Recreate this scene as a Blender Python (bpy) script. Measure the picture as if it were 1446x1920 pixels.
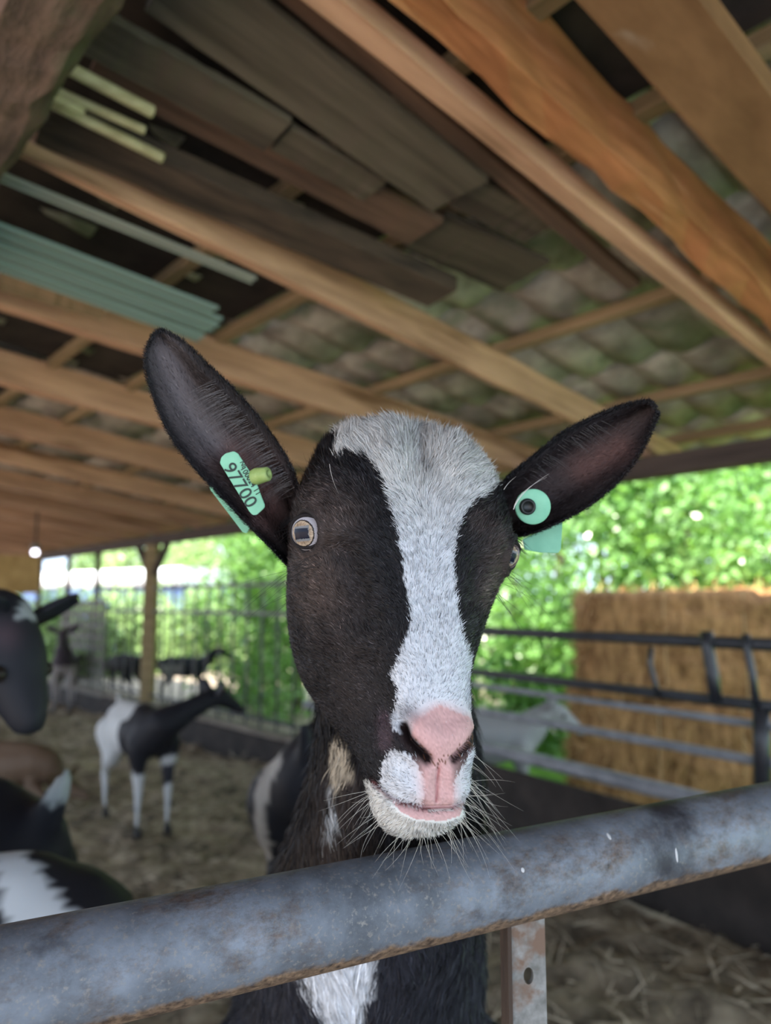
import bpy, bmesh, math
import numpy as np
from mathutils import Vector, Matrix, noise as mnoise
rng = np.random.default_rng(7)
for o in list(bpy.data.objects): bpy.data.objects.remove(o)
sc = bpy.context.scene
COL = sc.collection
# ------------------------------------------------------------------ camera
F = 1400.0; CX, CY = 723.0, 960.0; H = 1.25
PIT = math.atan(170 / F); cP, sP = math.cos(PIT), math.sin(PIT)
CAM = np.array([0.0, 0.0, H])
cd = bpy.data.cameras.new('camera'); cam = bpy.data.objects.new('camera', cd); COL.objects.link(cam)
cam.location = CAM; cam.rotation_euler = (math.pi / 2 + PIT, 0, 0)
cd.sensor_fit = 'VERTICAL'; cd.sensor_height = 36.0; cd.lens = 36.0 * F / 1920.0
cd.clip_start = 0.02; cd.clip_end = 300
cd.dof.use_dof = True; cd.dof.focus_distance = 0.46; cd.dof.aperture_fstop = 5.0
sc.camera = cam
# ------------------------------------------------------------------ light
wd = bpy.data.worlds.new('sky'); sc.world = wd; wd.use_nodes = True
bg = wd.node_tree.nodes['Background']
bg.inputs[0].default_value = (0.66, 0.80, 1.0, 1); bg.inputs[1].default_value = 3.1
sd = bpy.data.lights.new('sun', 'SUN'); sd.energy = 24.0; sd.angle = 0.01; sd.color = (1.0, 0.93, 0.80)
sun = bpy.data.objects.new('sun', sd); COL.objects.link(sun)
SUNV = Vector((0.42, 0.62, -1.0)).normalized()
sun.rotation_euler = SUNV.to_track_quat('-Z', 'Y').to_euler()
sc.view_settings.view_transform = 'Standard'; sc.view_settings.look = 'None'
sc.view_settings.exposure = 0.0; sc.view_settings.gamma = 1.0; sc.view_settings.use_curve_mapping = False

# ------------------------------------------------------------------ projection helpers
def ray(x, y):
    u = (x - CX) / F; v = -(y - CY) / F
    return np.array([u, cP - v * sP, sP + v * cP])
def pt(x, y, d): return CAM + ray(x, y) * d
def gnd(x, y, z=0.0):
    r = ray(x, y); return CAM + r * ((z - H) / r[2])
def proj(P):
    P = np.asarray(P) - CAM
    d = P[..., 1] * cP + P[..., 2] * sP; up = -P[..., 1] * sP + P[..., 2] * cP
    return CX + F * P[..., 0] / d, CY - F * up / d, d
def nrm(v): v = np.asarray(v, float); return v / np.linalg.norm(v)
def hz(x):
    r = ray(x, 1130); r[2] = 0; return nrm(r)
EV = hz(-508); RH = np.array([EV[1], -EV[0], 0])
PERP = 3.365; Z0 = 1.961; SL = 0.13
RS = nrm(RH - np.array([0, 0, SL])); NP = np.cross(EV, RS); NP = NP if NP[2] > 0 else -NP
def roofpt(s, q, off=0.0):           # s along the eave, q towards the eave (horizontal), off up
    return EV * s + RH * q + np.array([0, 0, Z0 - SL * (q - PERP) + off])
def pl(x, y, off=0.0):
    r = ray(x, y); t = (Z0 + off + SL * PERP - H) / (r[2] + SL * (r @ RH)); return CAM + r * t

# ------------------------------------------------------------------ materials
def mat_new(name):
    m = bpy.data.materials.new(name); m.use_nodes = True
    return m, m.node_tree, m.node_tree.nodes['Principled BSDF']
def setc(b, n, v):
    if n in b.inputs: b.inputs[n].default_value = v
def mat_mix(name, c1, c2, scale=8, stretch=(1, 1, 1), rough=0.8, bump=0.3, detail=8, c3=None, c3pos=0.62, spec=0.3, metal=0, dist=0.02, obj_random=0.0):
    m, nt, b = mat_new(name); N = nt.nodes; L = nt.links
    tc = N.new('ShaderNodeTexCoord'); mp = N.new('ShaderNodeMapping'); L.new(tc.outputs['Object'], mp.inputs[0])
    mp.inputs['Scale'].default_value = stretch
    vec = mp.outputs[0]
    oi = N.new('ShaderNodeObjectInfo')
    ad = N.new('ShaderNodeVectorMath'); ad.operation = 'ADD'; L.new(vec, ad.inputs[0])
    sc_ = N.new('ShaderNodeMath'); sc_.operation = 'MULTIPLY'; sc_.inputs[1].default_value = 37.0; L.new(oi.outputs['Random'], sc_.inputs[0])
    L.new(sc_.outputs[0], ad.inputs[1]); vec = ad.outputs[0]
    nz = N.new('ShaderNodeTexNoise'); nz.inputs['Scale'].default_value = scale; nz.inputs['Detail'].default_value = detail
    nz.inputs['Roughness'].default_value = 0.62; L.new(vec, nz.inputs['Vector'])
    cr = N.new('ShaderNodeValToRGB'); L.new(nz.outputs[0], cr.inputs[0])
    cr.color_ramp.elements[0].position = 0.34; cr.color_ramp.elements[0].color = (*c1, 1)
    cr.color_ramp.elements[1].position = 0.64; cr.color_ramp.elements[1].color = (*c2, 1)
    col = cr.outputs[0]
    if c3:
        n2 = N.new('ShaderNodeTexNoise'); n2.inputs['Scale'].default_value = scale * 0.45; n2.inputs['Detail'].default_value = 6; L.new(ad.outputs[0], n2.inputs['Vector'])
        r2 = N.new('ShaderNodeValToRGB'); r2.color_ramp.elements[0].position = c3pos - 0.05; r2.color_ramp.elements[1].position = c3pos + 0.05; L.new(n2.outputs[0], r2.inputs[0])
        mx = N.new('ShaderNodeMix'); mx.data_type = 'RGBA'; L.new(r2.outputs[0], mx.inputs['Factor']); L.new(col, mx.inputs['A']); mx.inputs['B'].default_value = (*c3, 1)
        col = mx.outputs['Result']
    if obj_random:
        hs = N.new('ShaderNodeHueSaturation'); mr = N.new('ShaderNodeMapRange'); L.new(oi.outputs['Random'], mr.inputs[0])
        mr.inputs[3].default_value = 1 - obj_random; mr.inputs[4].default_value = 1 + obj_random
        L.new(mr.outputs[0], hs.inputs['Value']); L.new(col, hs.inputs['Color']); col = hs.outputs[0]
    L.new(col, b.inputs['Base Color'])
    b.inputs['Roughness'].default_value = rough; setc(b, 'Specular IOR Level', spec); setc(b, 'Metallic', metal)
    if bump:
        bp = N.new('ShaderNodeBump'); bp.inputs['Strength'].default_value = bump; bp.inputs['Distance'].default_value = dist
        L.new(nz.outputs[0], bp.inputs['Height']); L.new(bp.outputs[0], b.inputs['Normal'])
    return m
def mat_attr(name, rough=0.6, spec=0.3, coat=0.0, sub=0.0, sheen=0.0, bump=0.0, bscale=300):
    m, nt, b = mat_new(name)
    a = nt.nodes.new('ShaderNodeAttribute'); a.attribute_name = 'Col'
    nt.links.new(a.outputs['Color'], b.inputs['Base Color'])
    b.inputs['Roughness'].default_value = rough; setc(b, 'Specular IOR Level', spec); setc(b, 'Coat Weight', coat); setc(b, 'Coat Roughness', 0.03)
    setc(b, 'Sheen Weight', sheen)
    if bump:
        n = nt.nodes.new('ShaderNodeTexNoise'); n.inputs['Scale'].default_value = bscale; bp = nt.nodes.new('ShaderNodeBump'); bp.inputs['Strength'].default_value = bump; bp.inputs['Distance'].default_value = 0.0006
        nt.links.new(n.outputs[0], bp.inputs['Height']); nt.links.new(bp.outputs[0], b.inputs['Normal'])
    return m
def mat_plain(name, c, rough=0.6, spec=0.4, metal=0):
    m, nt, b = mat_new(name); b.inputs['Base Color'].default_value = (*c, 1); b.inputs['Roughness'].default_value = rough; setc(b, 'Specular IOR Level', spec); setc(b, 'Metallic', metal); return m
ST = (0.6, 9, 9)
M = {}
M['orange'] = mat_mix('rafter_wood', (0.34, 0.185, 0.115), (0.55, 0.32, 0.205), 3.2, (0.7, 7, 7), 0.75, 0.25, c3=(0.17, 0.085, 0.045), c3pos=0.63, obj_random=0.12)
M['rawwood'] = mat_mix('raw_orange_wood', (0.27, 0.105, 0.040), (0.50, 0.205, 0.085), 3.5, (0.8, 7, 7), 0.7, 0.5, c3=(0.60, 0.32, 0.16), c3pos=0.66)
M['brown'] = mat_mix('stained_board', (0.15, 0.072, 0.032), (0.25, 0.13, 0.062), 3.0, (1.2, 3, 3), 0.75, 0.2, c3=(0.40, 0.32, 0.27), c3pos=0.68)
M['plank'] = mat_mix('old_plank', (0.065, 0.050, 0.036), (0.125, 0.10, 0.074), 3.0, ST, 0.85, 0.3, c3=(0.05, 0.036, 0.028), c3pos=0.62, obj_random=0.2)
M['redplank'] = mat_mix('reddish_plank', (0.07, 0.042, 0.032), (0.15, 0.088, 0.062), 4.0, ST, 0.85, 0.3)
M['darkwood'] = mat_mix('dark_old_wood', (0.03, 0.022, 0.018), (0.085, 0.058, 0.043), 4.0, (1.0, 5, 5), 0.9, 0.6, c3=(0.16, 0.12, 0.10), c3pos=0.66)
M['purlin'] = mat_mix('rough_bark_beam', (0.055, 0.036, 0.028), (0.17, 0.11, 0.085), 7.0, (1, 3, 3), 0.95, 1.0, c3=(0.10, 0.09, 0.055), c3pos=0.6, dist=0.03)
M['olive'] = mat_mix('batten_wood', (0.17, 0.125, 0.065), (0.29, 0.20, 0.115), 4.0, ST, 0.8, 0.2)
M['pole'] = mat_mix('peeled_pole_wood', (0.36, 0.29, 0.17), (0.50, 0.42, 0.27), 5.0, ST, 0.6, 0.1)
M['tile'] = mat_mix('roof_tile_clay', (0.20, 0.17, 0.145), (0.46, 0.41, 0.35), 9.0, (1, 1, 1), 0.8, 0.3, c3=(0.19, 0.20, 0.14), c3pos=0.64, obj_random=0.25)
M['strip'] = mat_mix('grey_green_plastic', (0.17, 0.24, 0.22), (0.22, 0.30, 0.28), 2.0, (0.4, 6, 6), 0.45, 0.05)
M['greystrip'] = mat_mix('grey_metal_strip', (0.20, 0.21, 0.18), (0.33, 0.33, 0.29), 3.0, ST, 0.5, 0.05)
M['eave'] = mat_mix('dark_beam_wood', (0.035, 0.026, 0.022), (0.075, 0.055, 0.045), 4.0, ST, 0.8, 0.3)
M['post'] = mat_mix('post_wood', (0.19, 0.14, 0.07), (0.30, 0.23, 0.12), 4.0, (7, 7, 0.6), 0.8, 0.3)
M['board'] = mat_mix('golden_board', (0.36, 0.22, 0.08), (0.52, 0.34, 0.14), 9.0, (1, 1, 1), 0.8, 0.1)
M['bedding'] = mat_mix('trodden_straw_bedding', (0.10, 0.08, 0.058), (0.38, 0.31, 0.22), 9.0, (1, 1, 1), 0.95, 0.8, c3=(0.46, 0.39, 0.28), c3pos=0.6, dist=0.03)
M['concrete'] = mat_mix('kerb_concrete', (0.16, 0.13, 0.11), (0.28, 0.24, 0.20), 7.0, (1, 1, 1), 0.9, 0.3)
M['blackmetal'] = mat_mix('black_painted_steel', (0.012, 0.013, 0.018), (0.03, 0.032, 0.04), 12.0, (1, 1, 1), 0.38, 0.1, spec=0.6)
M['greymetal'] = mat_mix('grey_steel', (0.16, 0.17, 0.19), (0.30, 0.31, 0.34), 12.0, (1, 1, 1), 0.4, 0.1, spec=0.6)
M['panelgrey'] = mat_mix('grey_panel', (0.13, 0.13, 0.12), (0.20, 0.20, 0.18), 8.0, (1, 1, 1), 0.8, 0.1)
M['trough'] = mat_mix('dark_trough_board', (0.02, 0.017, 0.015), (0.05, 0.04, 0.035), 6.0, (1, 1, 1), 0.8, 0.2)
M['grass'] = mat_mix('sunlit_grass', (0.07, 0.18, 0.02), (0.22, 0.42, 0.06), 6.0, (1, 1, 1), 0.9, 0.3)
M['yard'] = mat_mix('pale_yard_ground', (0.30, 0.24, 0.19), (0.44, 0.36, 0.30), 4.0, (1, 1, 1), 0.9, 0.2)
M['white'] = mat_plain('white_sheet_roof', (0.85, 0.88, 0.92), 0.4)
M['blue'] = mat_mix('blue_cladding', (0.16, 0.28, 0.62), (0.22, 0.36, 0.72), 3, (1, 1, 1), 0.5, 0)
M['bark'] = mat_mix('bark', (0.05, 0.04, 0.03), (0.14, 0.11, 0.08), 12, (4, 4, 1), 0.95, 0.6)
M['straw'] = mat_mix('straw_blades', (0.34, 0.18, 0.07), (0.74, 0.46, 0.22), 25, (1, 1, 1), 0.6, 0)
M['balecore'] = mat_mix('bale_straw', (0.16, 0.075, 0.028), (0.50, 0.265, 0.11), 9, (2.2, 2.2, 0.7), 0.85, 0.8, dist=0.05)
M['litter'] = mat_mix('litter_straw', (0.22, 0.18, 0.12), (0.60, 0.50, 0.36), 12, (1, 1, 1), 0.8, 0)
M['twine'] = mat_plain('twine', (0.55, 0.36, 0.18), 0.7)
def leafmat(name, c, tr):
    m, nt, b = mat_new(name); N = nt.nodes; L = nt.links
    b.inputs['Roughness'].default_value = 0.24; setc(b, 'Specular IOR Level', 0.8)
    g = N.new('ShaderNodeNewGeometry'); hs = N.new('ShaderNodeHueSaturation'); hs.inputs['Color'].default_value = (*c, 1)
    mr = N.new('ShaderNodeMapRange'); L.new(g.outputs['Random Per Island'], mr.inputs[0]); mr.inputs[3].default_value = 0.55; mr.inputs[4].default_value = 1.5
    L.new(mr.outputs[0], hs.inputs['Value']); L.new(hs.outputs[0], b.inputs['Base Color'])
    t = N.new('ShaderNodeBsdfTranslucent'); h2 = N.new('ShaderNodeHueSaturation'); h2.inputs['Color'].default_value = (*tr, 1); L.new(mr.outputs[0], h2.inputs['Value']); L.new(h2.outputs[0], t.inputs[0])
    mx = N.new('ShaderNodeMixShader'); mx.inputs[0].default_value = 0.35; L.new(b.outputs[0], mx.inputs[1]); L.new(t.outputs[0], mx.inputs[2])
    L.new(mx.outputs[0], N['Material Output'].inputs[0]); return m
M['leaf'] = leafmat('hedge_leaf', (0.16, 0.31, 0.10), (0.26, 0.50, 0.08))
M['leaf2'] = leafmat('tree_leaf', (0.28, 0.40, 0.17), (0.42, 0.60, 0.24))
M['fur'] = mat_attr('hair', 0.38, 0.26)
M['skin'] = mat_attr('coat_skin', 0.7, 0.2, bump=0.3)
M['coat'] = mat_attr('short_coat', 0.62, 0.25)
M['eye'] = mat_attr('eyeball', 0.35, 0.12, coat=0.12)
M['tag'] = mat_mix('green_tag_plastic', (0.17, 0.44, 0.29), (0.22, 0.52, 0.35), 60, (1, 1, 1), 0.45, 0.08, dist=0.0005)
M['stud'] = mat_mix('yellow_green_plastic', (0.22, 0.33, 0.09), (0.34, 0.44, 0.16), 80, (1, 1, 1), 0.45, 0.05, dist=0.0005)
M['ink'] = mat_plain('black_print', (0.015, 0.03, 0.025), 0.6)
M['blackplastic'] = mat_plain('black_plastic', (0.01, 0.012, 0.012), 0.4)
M['hoof'] = mat_plain('hoof_horn', (0.03, 0.027, 0.025), 0.6)

# ------------------------------------------------------------------ object helpers
def put(name, me, mat=None, parent=None, mw=None, smooth=False, **props):
    if mat is not None and not me.materials: me.materials.append(mat)
    o = bpy.data.objects.new(name, me); COL.objects.link(o)
    if mw is not None: o.matrix_world = mw
    if parent is not None:
        o.parent = parent
        if mw is not None: o.matrix_basis = PW[parent].inverted() @ mw if parent in PW else parent.matrix_world.inverted() @ mw
        else: o.matrix_parent_inverse = (PW[parent] if parent in PW else Matrix()).inverted()
    if mw is not None: PW[o] = mw.copy()
    if smooth and me.polygons: me.polygons.foreach_set('use_smooth', np.ones(len(me.polygons), bool))
    for k, v in props.items(): o[k] = v
    return o
PW = {}
def empty(name, loc=(0, 0, 0), **props):
    o = bpy.data.objects.new(name, None); COL.objects.link(o); o.location = loc; o.empty_display_size = 0.1
    PW[o] = Matrix.Translation(Vector(loc))
    for k, v in props.items(): o[k] = v
    return o
def mesh_np(name, V, Fc, cols=None):
    V = np.asarray(V, float); me = bpy.data.meshes.new(name)
    if isinstance(Fc, np.ndarray):
        n, k = Fc.shape
        me.vertices.add(len(V)); me.vertices.foreach_set('co', V.astype(np.float32).ravel())
        me.loops.add(n * k); me.loops.foreach_set('vertex_index', Fc.astype(np.int32).ravel())
        me.polygons.add(n); me.polygons.foreach_set('loop_start', np.arange(0, n * k, k, dtype=np.int32))
        me.update(calc_edges=True)
    else:
        me.from_pydata(V.tolist(), [], Fc); me.update()
    if cols is not None: set_cols(me, cols)
    return me
def set_cols(me, cols):
    a = me.color_attributes.new('Col', 'FLOAT_COLOR', 'POINT')
    c = np.ones((len(me.vertices), 4), np.float32); c[:, :3] = cols; a.data.foreach_set('color', c.ravel())
def frame(o, X, Y, Z):
    m = Matrix.Identity(4)
    for i in range(3):
        m[i][0] = X[i]; m[i][1] = Y[i]; m[i][2] = Z[i]; m[i][3] = o[i]
    return m
def box_mesh(name, l, w, h, seg=1, rough=0.0, bev=0.0):
    bm = bmesh.new(); xs = np.linspace(-l / 2, l / 2, seg + 1)
    rings = []
    b = min(bev, w * .3, h * .3)
    prof = [(-w/2 + b, -h/2), (w/2 - b, -h/2), (w/2, -h/2 + b), (w/2, h/2 - b), (w/2 - b, h/2), (-w/2 + b, h/2), (-w/2, h/2 - b), (-w/2, -h/2 + b)] if b > 0 else [(-w/2, -h/2), (w/2, -h/2), (w/2, h/2), (-w/2, h/2)]
    for i, x in enumerate(xs):
        r = []
        for (y, z) in prof:
            dx = rng.normal(0, rough, 2) if rough else (0, 0)
            r.append(bm.verts.new((x, y + dx[0], z + dx[1])))
        rings.append(r)
    n = len(prof)
    for i in range(seg):
        for j in range(n):
            bm.faces.new((rings[i][j], rings[i][(j + 1) % n], rings[i + 1][(j + 1) % n], rings[i + 1][j]))
    bm.faces.new(rings[0][::-1]); bm.faces.new(rings[-1])
    bmesh.ops.recalc_face_normals(bm, faces=bm.faces)
    me = bpy.data.meshes.new(name); bm.to_mesh(me); bm.free(); return me
def beam(name, p0, p1, w, h, mat, parent=None, up=None, seg=1, rough=0.0, bev=0.004, **props):
    """box beam between p0 and p1 (centre line), width w across, height h along up"""
    p0 = np.asarray(p0, float); p1 = np.asarray(p1, float); X = nrm(p1 - p0)
    up = np.array([0, 0, 1.0]) if up is None else np.asarray(up, float)
    Y = np.cross(up, X)
    if np.linalg.norm(Y) < 1e-3: Y = np.cross(np.array([0, 1.0, 0]), X)
    Y = nrm(Y); Z = np.cross(X, Y)
    me = box_mesh(name, float(np.linalg.norm(p1 - p0)), w, h, seg, rough, bev)
    return put(name, me, mat, parent, frame((p0 + p1) / 2, X, Y, Z), **props)
def tube_mesh(name, P, R, n=12, cap=True):
    P = np.asarray(P, float); R = np.broadcast_to(np.asarray(R, float), (len(P),))
    T = np.gradient(P, axis=0); T /= np.linalg.norm(T, axis=1)[:, None]
    ref = np.array([0, 0, 1.0]) if abs(T[0][2]) < .9 else np.array([1.0, 0, 0])
    V = []; 
    for i in range(len(P)):
        a = nrm(np.cross(T[i], ref)); b = np.cross(T[i], a); 
        th = np.linspace(0, 2 * np.pi, n, endpoint=False)
        V.append(P[i] + R[i] * (np.cos(th)[:, None] * a + np.sin(th)[:, None] * b))
    V = np.concatenate(V); Fs = []
    for i in range(len(P) - 1):
        for j in range(n): Fs.append([i * n + j, i * n + (j + 1) % n, (i + 1) * n + (j + 1) % n, (i + 1) * n + j])
    if cap: Fs.append(list(range(n))[::-1]); Fs.append([(len(P) - 1) * n + j for j in range(n)])
    return V, Fs
def tube(name, P, R, mat, parent=None, n=12, **props):
    V, Fs = tube_mesh(name, P, R, n); me = mesh_np(name, V, Fs)
    return put(name, me, mat, parent, None, smooth=True, **props)

# ================================================================== FLOOR
def bump_z(x, y):
    v = Vector((x, y, 0))
    return 0.09 * mnoise.noise(v * 1.1) + 0.05 * mnoise.noise(v * 4.3) + 0.035 * mnoise.noise(v * 11) + 0.018 * mnoise.noise(v * 27)
def floor_z(x, y):
    q = x * RH[0] + y * RH[1]
    mound = 0.10 * math.exp(-((x - 1.5) ** 2 + (y - 2.2) ** 2) / 1.2)
    return bump_z(x, y) * 0.8 + mound - 0.02
gx = np.arange(-7.5, 3.4, 0.05); gy = np.arange(-1.4, 12.2, 0.05)
V = []; idx = -np.ones((len(gx), len(gy)), int)
for i, x in enumerate(gx):
    for j, y in enumerate(gy):
        q = x * RH[0] + y * RH[1]
        if q < PERP + 0.02 and q > -2.2:
            idx[i, j] = len(V); V.append((x, y, floor_z(x, y)))
a = idx[:-1, :-1]; b = idx[1:, :-1]; c = idx[1:, 1:]; d = idx[:-1, 1:]
ok = (a >= 0) & (b >= 0) & (c >= 0) & (d >= 0)
floor = put('floor', mesh_np('floor', V, np.stack([a[ok], b[ok], c[ok], d[ok]], 1)), M['bedding'], smooth=True, kind='structure')
# loose straw on the bedding
def blades(n, P, D, Lh, W, bend=0.0, sidev=None, Nn=None):
    """n thin blades: root P, direction D, length Lh, width W -> verts (5 per blade) and tris (3)"""
    D = D / np.linalg.norm(D, axis=1)[:, None]
    R = rng.normal(size=(n, 3)) if sidev is None else sidev
    S = np.cross(D, R); S /= np.linalg.norm(S, axis=1)[:, None] + 1e-9
    Lh = np.broadcast_to(Lh, (n,))[:, None]; W = np.broadcast_to(W, (n,))[:, None]
    Bn = (rng.normal(size=(n, 3)) * 0.3 if Nn is None else -Nn) * bend * Lh
    m = P + D * Lh * 0.5 ; t = P + D * Lh + Bn
    V = np.stack([P - S * W / 2, P + S * W / 2, m - S * W * .42, m + S * W * .42, t], 1).reshape(-1, 3)
    b = (np.arange(n) * 5)[:, None]
    T = np.stack([b + [0, 1, 3], b + [0, 3, 2], b + [2, 3, 4]], 1).reshape(-1, 3)
    return V, T
n = 26000
xy = np.stack([rng.uniform(-5, 3.2, n), rng.uniform(1.0, 9.0, n)], 1)
q = xy @ RH[:2]; px, py, dd = proj(np.c_[xy, np.zeros(n)]); k = (q < PERP - 0.05) & (px > -150) & (px < 1600); xy = xy[k]; n = len(xy)
z = np.array([floor_z(x, y) for x, y in xy]) + 0.006
D = np.c_[rng.normal(size=(n, 2)), rng.normal(size=n) * 0.28 + 0.08]
V, T = blades(n, np.c_[xy, z], D, rng.uniform(0.04, 0.14, n), rng.uniform(0.004, 0.009, n))
put('loose_straw', mesh_np('loose_straw', V, T), M['litter'], parent=floor, kind='stuff')

# ================================================================== ROOF
ceiling = empty('ceiling', (0, 0, 0), kind='structure')
def sq(P): return float(P @ EV), float(P @ RH)
def rafter(s0, w, h, q0=-3.2, q1=PERP + 0.28, s1=None, mat='orange', off=0.0, seg=24, rough=0.0025):
    s1 = s0 if s1 is None else s1
    A = roofpt(s0 + w / 2, q0, off + h / 2); B = roofpt(s1 + w / 2, q1, off + h / 2)
    return beam('rafter', A, B, w, h, M[mat], ceiling, up=NP, seg=seg, rough=rough)
TOP = 0.155
rafter(0.51, 0.15, 0.05, mat='brown', off=0.0)
rafter(0.815, 0.073, 0.16, mat='rawwood', rough=0.006, seg=60)
rafter(0.955, 0.055, 0.055, mat='orange')
rafter(1.856, 0.04, 0.125)
def line_s(p0, p1):
    a = sq(pl(*p0)); b = sq(pl(*p1)); f = lambda q: a[0] + (b[0] - a[0]) * (q - a[1]) / (b[1] - a[1]); return f
for (p0, p1, w, h) in [((0, 570), (689, 788), 0.07, 0.15), ((0, 715), (304, 798), 0.07, 0.155), ((0, 808), (373, 898), 0.07, 0.155)]:
    f = line_s(p0, p1); rafter(f(-3.2), w, h, s1=f(PERP + .28))
s = 5.62
while s < 15: rafter(s, 0.07, 0.14, seg=8); s += 0.93
for s in (-0.4, -1.3, -2.2): rafter(s, 0.07, 0.14, seg=4)
# battens across the rafters, under the tiles
BT = 0.03
for q_ in (-1.2, -0.42, 0.36, 1.1, 1.48, 2.26, 3.05, 3.62, 4.15, -1.98, -2.76):
    P0 = roofpt(-2.4, q_, TOP + BT / 2 - 0.012); P1 = roofpt(15, q_, TOP + BT / 2 - 0.012)
    beam('batten', P0, P1, 0.045, 0.045, M['olive'], ceiling, up=NP, seg=1)
# pantiles: one mesh, shared
TW, TL = 0.215, 0.43
def tile_mesh():
    nx, ny = 10, 2; V = []
    for lay in (0, 1):
        for j in range(ny + 1):
            for i in range(nx + 1):
                u = i / nx; x = (u - 0.5) * (TW + 0.035)
                zz = 0.019 * math.sin(2 * math.pi * (u * 0.98 - 0.12)) 
                V.append((x, (j / ny - 0.5) * TL, zz + (0.014 if lay else 0) + 0.030 * (0.5 - j / ny)))
    Fs = []; m = (nx + 1) * (ny + 1)
    for j in range(ny):
        for i in range(nx):
            a = j * (nx + 1) + i; Fs.append([a, a + nx + 1, a + nx + 2, a + 1]); Fs.append([m + a, m + a + 1, m + a + nx + 2, m + a + nx + 1])
    for i in range(nx):
        Fs.append([i, i + 1, m + i + 1, m + i]); a = ny * (nx + 1) + i; Fs.append([a + 1, a, m + a, m + a + 1])
    for j in range(ny):
        a = j * (nx + 1); Fs.append([a + nx + 1, a, m + a, m + a + nx + 1]); a += nx; Fs.append([a, a + nx + 1, m + a + nx + 1, m + a])
    return np.array(V), Fs
tV, tF = tile_mesh(); tme = mesh_np('roof_tile', tV, tF); tme.materials.append(M['tile']); tme.polygons.foreach_set('use_smooth', np.array([len(p.vertices) == 4 for p in tme.polygons]))
cand = []
q_ = -1.6
rows = [1.95 + 0.385 * k for k in range(-14, 7)]
for ri, qr in enumerate(rows):
    for si in range(-12, 72):
        s_ = si * TW + 0.03
        P = roofpt(s_, qr - TL / 2 + 0.03, TOP + 0.075) ; X, Y, dpt = proj(P)
        vis = dpt > 0.3 and -120 < X < 1560 and -120 < Y < 1100
        cand.append((0 if vis else 1, float(np.linalg.norm(P - CAM)), s_, qr, P))
cand.sort(key=lambda c: (c[0], c[1]))
near = cand[:300]; far = cand[300:]
for c in near:
    jit = rng.normal(0, 0.012, 3); X = nrm(-EV + jit[0] * RS * .7); Y = nrm(-RS + RS * 0) ; Y = nrm(Y - X * (Y @ X)); Z = np.cross(X, Y)
    put('roof_tile', tme, None, ceiling, frame(c[4] + NP * jit[1] * .2, X, Y, Z))
R3 = np.stack([-EV, -RS, np.cross(-EV, -RS)], 1)
fV = np.concatenate([tV @ R3.T + c[4] for c in far]); fF = []
base = np.array([f for f in tF]); fF = np.concatenate([base + i * len(tV) for i in range(len(far))])
put('roof_tile', mesh_np('roof_tiles_far', fV, fF), M['tile'], ceiling, kind='stuff')
# added dark sheets under the tiles, standing in for the unlit roof gaps
M['gapshade'] = mat_mix('painted_gap_shade', (0.012, 0.010, 0.009), (0.040, 0.031, 0.025), 6.0, (1, 1, 1), 0.95, 0.2)
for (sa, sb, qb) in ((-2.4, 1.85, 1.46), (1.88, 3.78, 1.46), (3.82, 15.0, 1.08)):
    A_ = roofpt((sa + sb) / 2, -3.2, TOP + .034); B_ = roofpt((sa + sb) / 2, qb, TOP + .034); beam('gap_shade_sheet', A_, B_, sb - sa, .002, M['gapshade'], ceiling, up=NP, bev=0)
# eave beam and rough purlin
beam('eave_beam', roofpt(-2.4, PERP, -0.052), roofpt(14.5, PERP, -0.052), 0.10, 0.10, M['eave'], ceiling)
pq = sq(pl(244, 0, -0.14))[1]
beam('purlin', roofpt(-1.5, pq - 0.085, -0.075), roofpt(14.5, pq - 0.085, -0.075), 0.17, 0.15, M['purlin'], ceiling, seg=260, rough=0.0045, bev=0.03)
beam('tail_board', pl(1150, 895, -.0), pl(1272, 872, 0.0), 0.06, 0.03, M['olive'], ceiling, up=NP)

# stored timber lying up in the roof
def board_px(name, a0, a1, b0, b1, off, th, mat, **props):
    """board whose underside quad is seen at pixels a0-a1 (one edge) and b0-b1 (other edge)"""
    Q = [pl(*p, off) for p in (a0, a1, b0, b1)]
    P0 = (Q[0] + Q[2]) / 2; P1 = (Q[1] + Q[3]) / 2
    w = float(np.linalg.norm(np.cross(Q[2] - Q[0], nrm(P1 - P0))) + np.linalg.norm(np.cross(Q[3] - Q[1], nrm(P1 - P0)))) / 2
    return beam(name, P0 + NP * th / 2, P1 + NP * th / 2, w, th, M[mat], None, up=NP, seg=14, rough=0.0012, bev=0.003, **props)
G1 = 'boards stored across the roof beams'
board_px('stored_plank', (438, -60), (900, 345), (200, -10), (822, 393), 0.035, 0.022, 'plank', label='widest grey-brown plank lying above the others in the roof', category='plank', group=G1)
board_px('stored_plank', (215, 35), (547, 236), (130, 95), (494, 280), 0.03, 0.02, 'plank', label='narrower grey-brown plank under the roof ending above the left ear, beside the widest plank', category='plank', group=G1)
board_px('stored_plank', (548, 238), (725, 346), (505, 285), (682, 374), 0.045, 0.02, 'plank', label='short pale plank wedged between the two grey-brown planks in the roof', category='plank', group=G1)
board_px('stored_plank', (210, 100), (832, 402), (150, 125), (765, 474), 0.075, 0.02, 'redplank', label='reddish-brown plank with ragged edge below the grey-brown planks', category='plank', group=G1)
board_px('stored_plank', (520, -60), (1225, 560), (440, -60), (1150, 520), 0.06, 0.03, 'redplank', label='long dark reddish board running beside the widest plank', category='plank', group=G1)
board_px('stored_plank', (90, 215), (860, 540), (60, 262), (800, 580), 0.03, 0.05, 'darkwood', label='dark weathered timber lying just above the broad orange rafter', category='timber', group=G1)
board_px('stored_plank', (0, 505), (205, 570), (0, 548), (190, 600), -0.004, 0.03, 'olive', label='tan board end resting on the rafter below the green strips', category='plank', group=G1)
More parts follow.
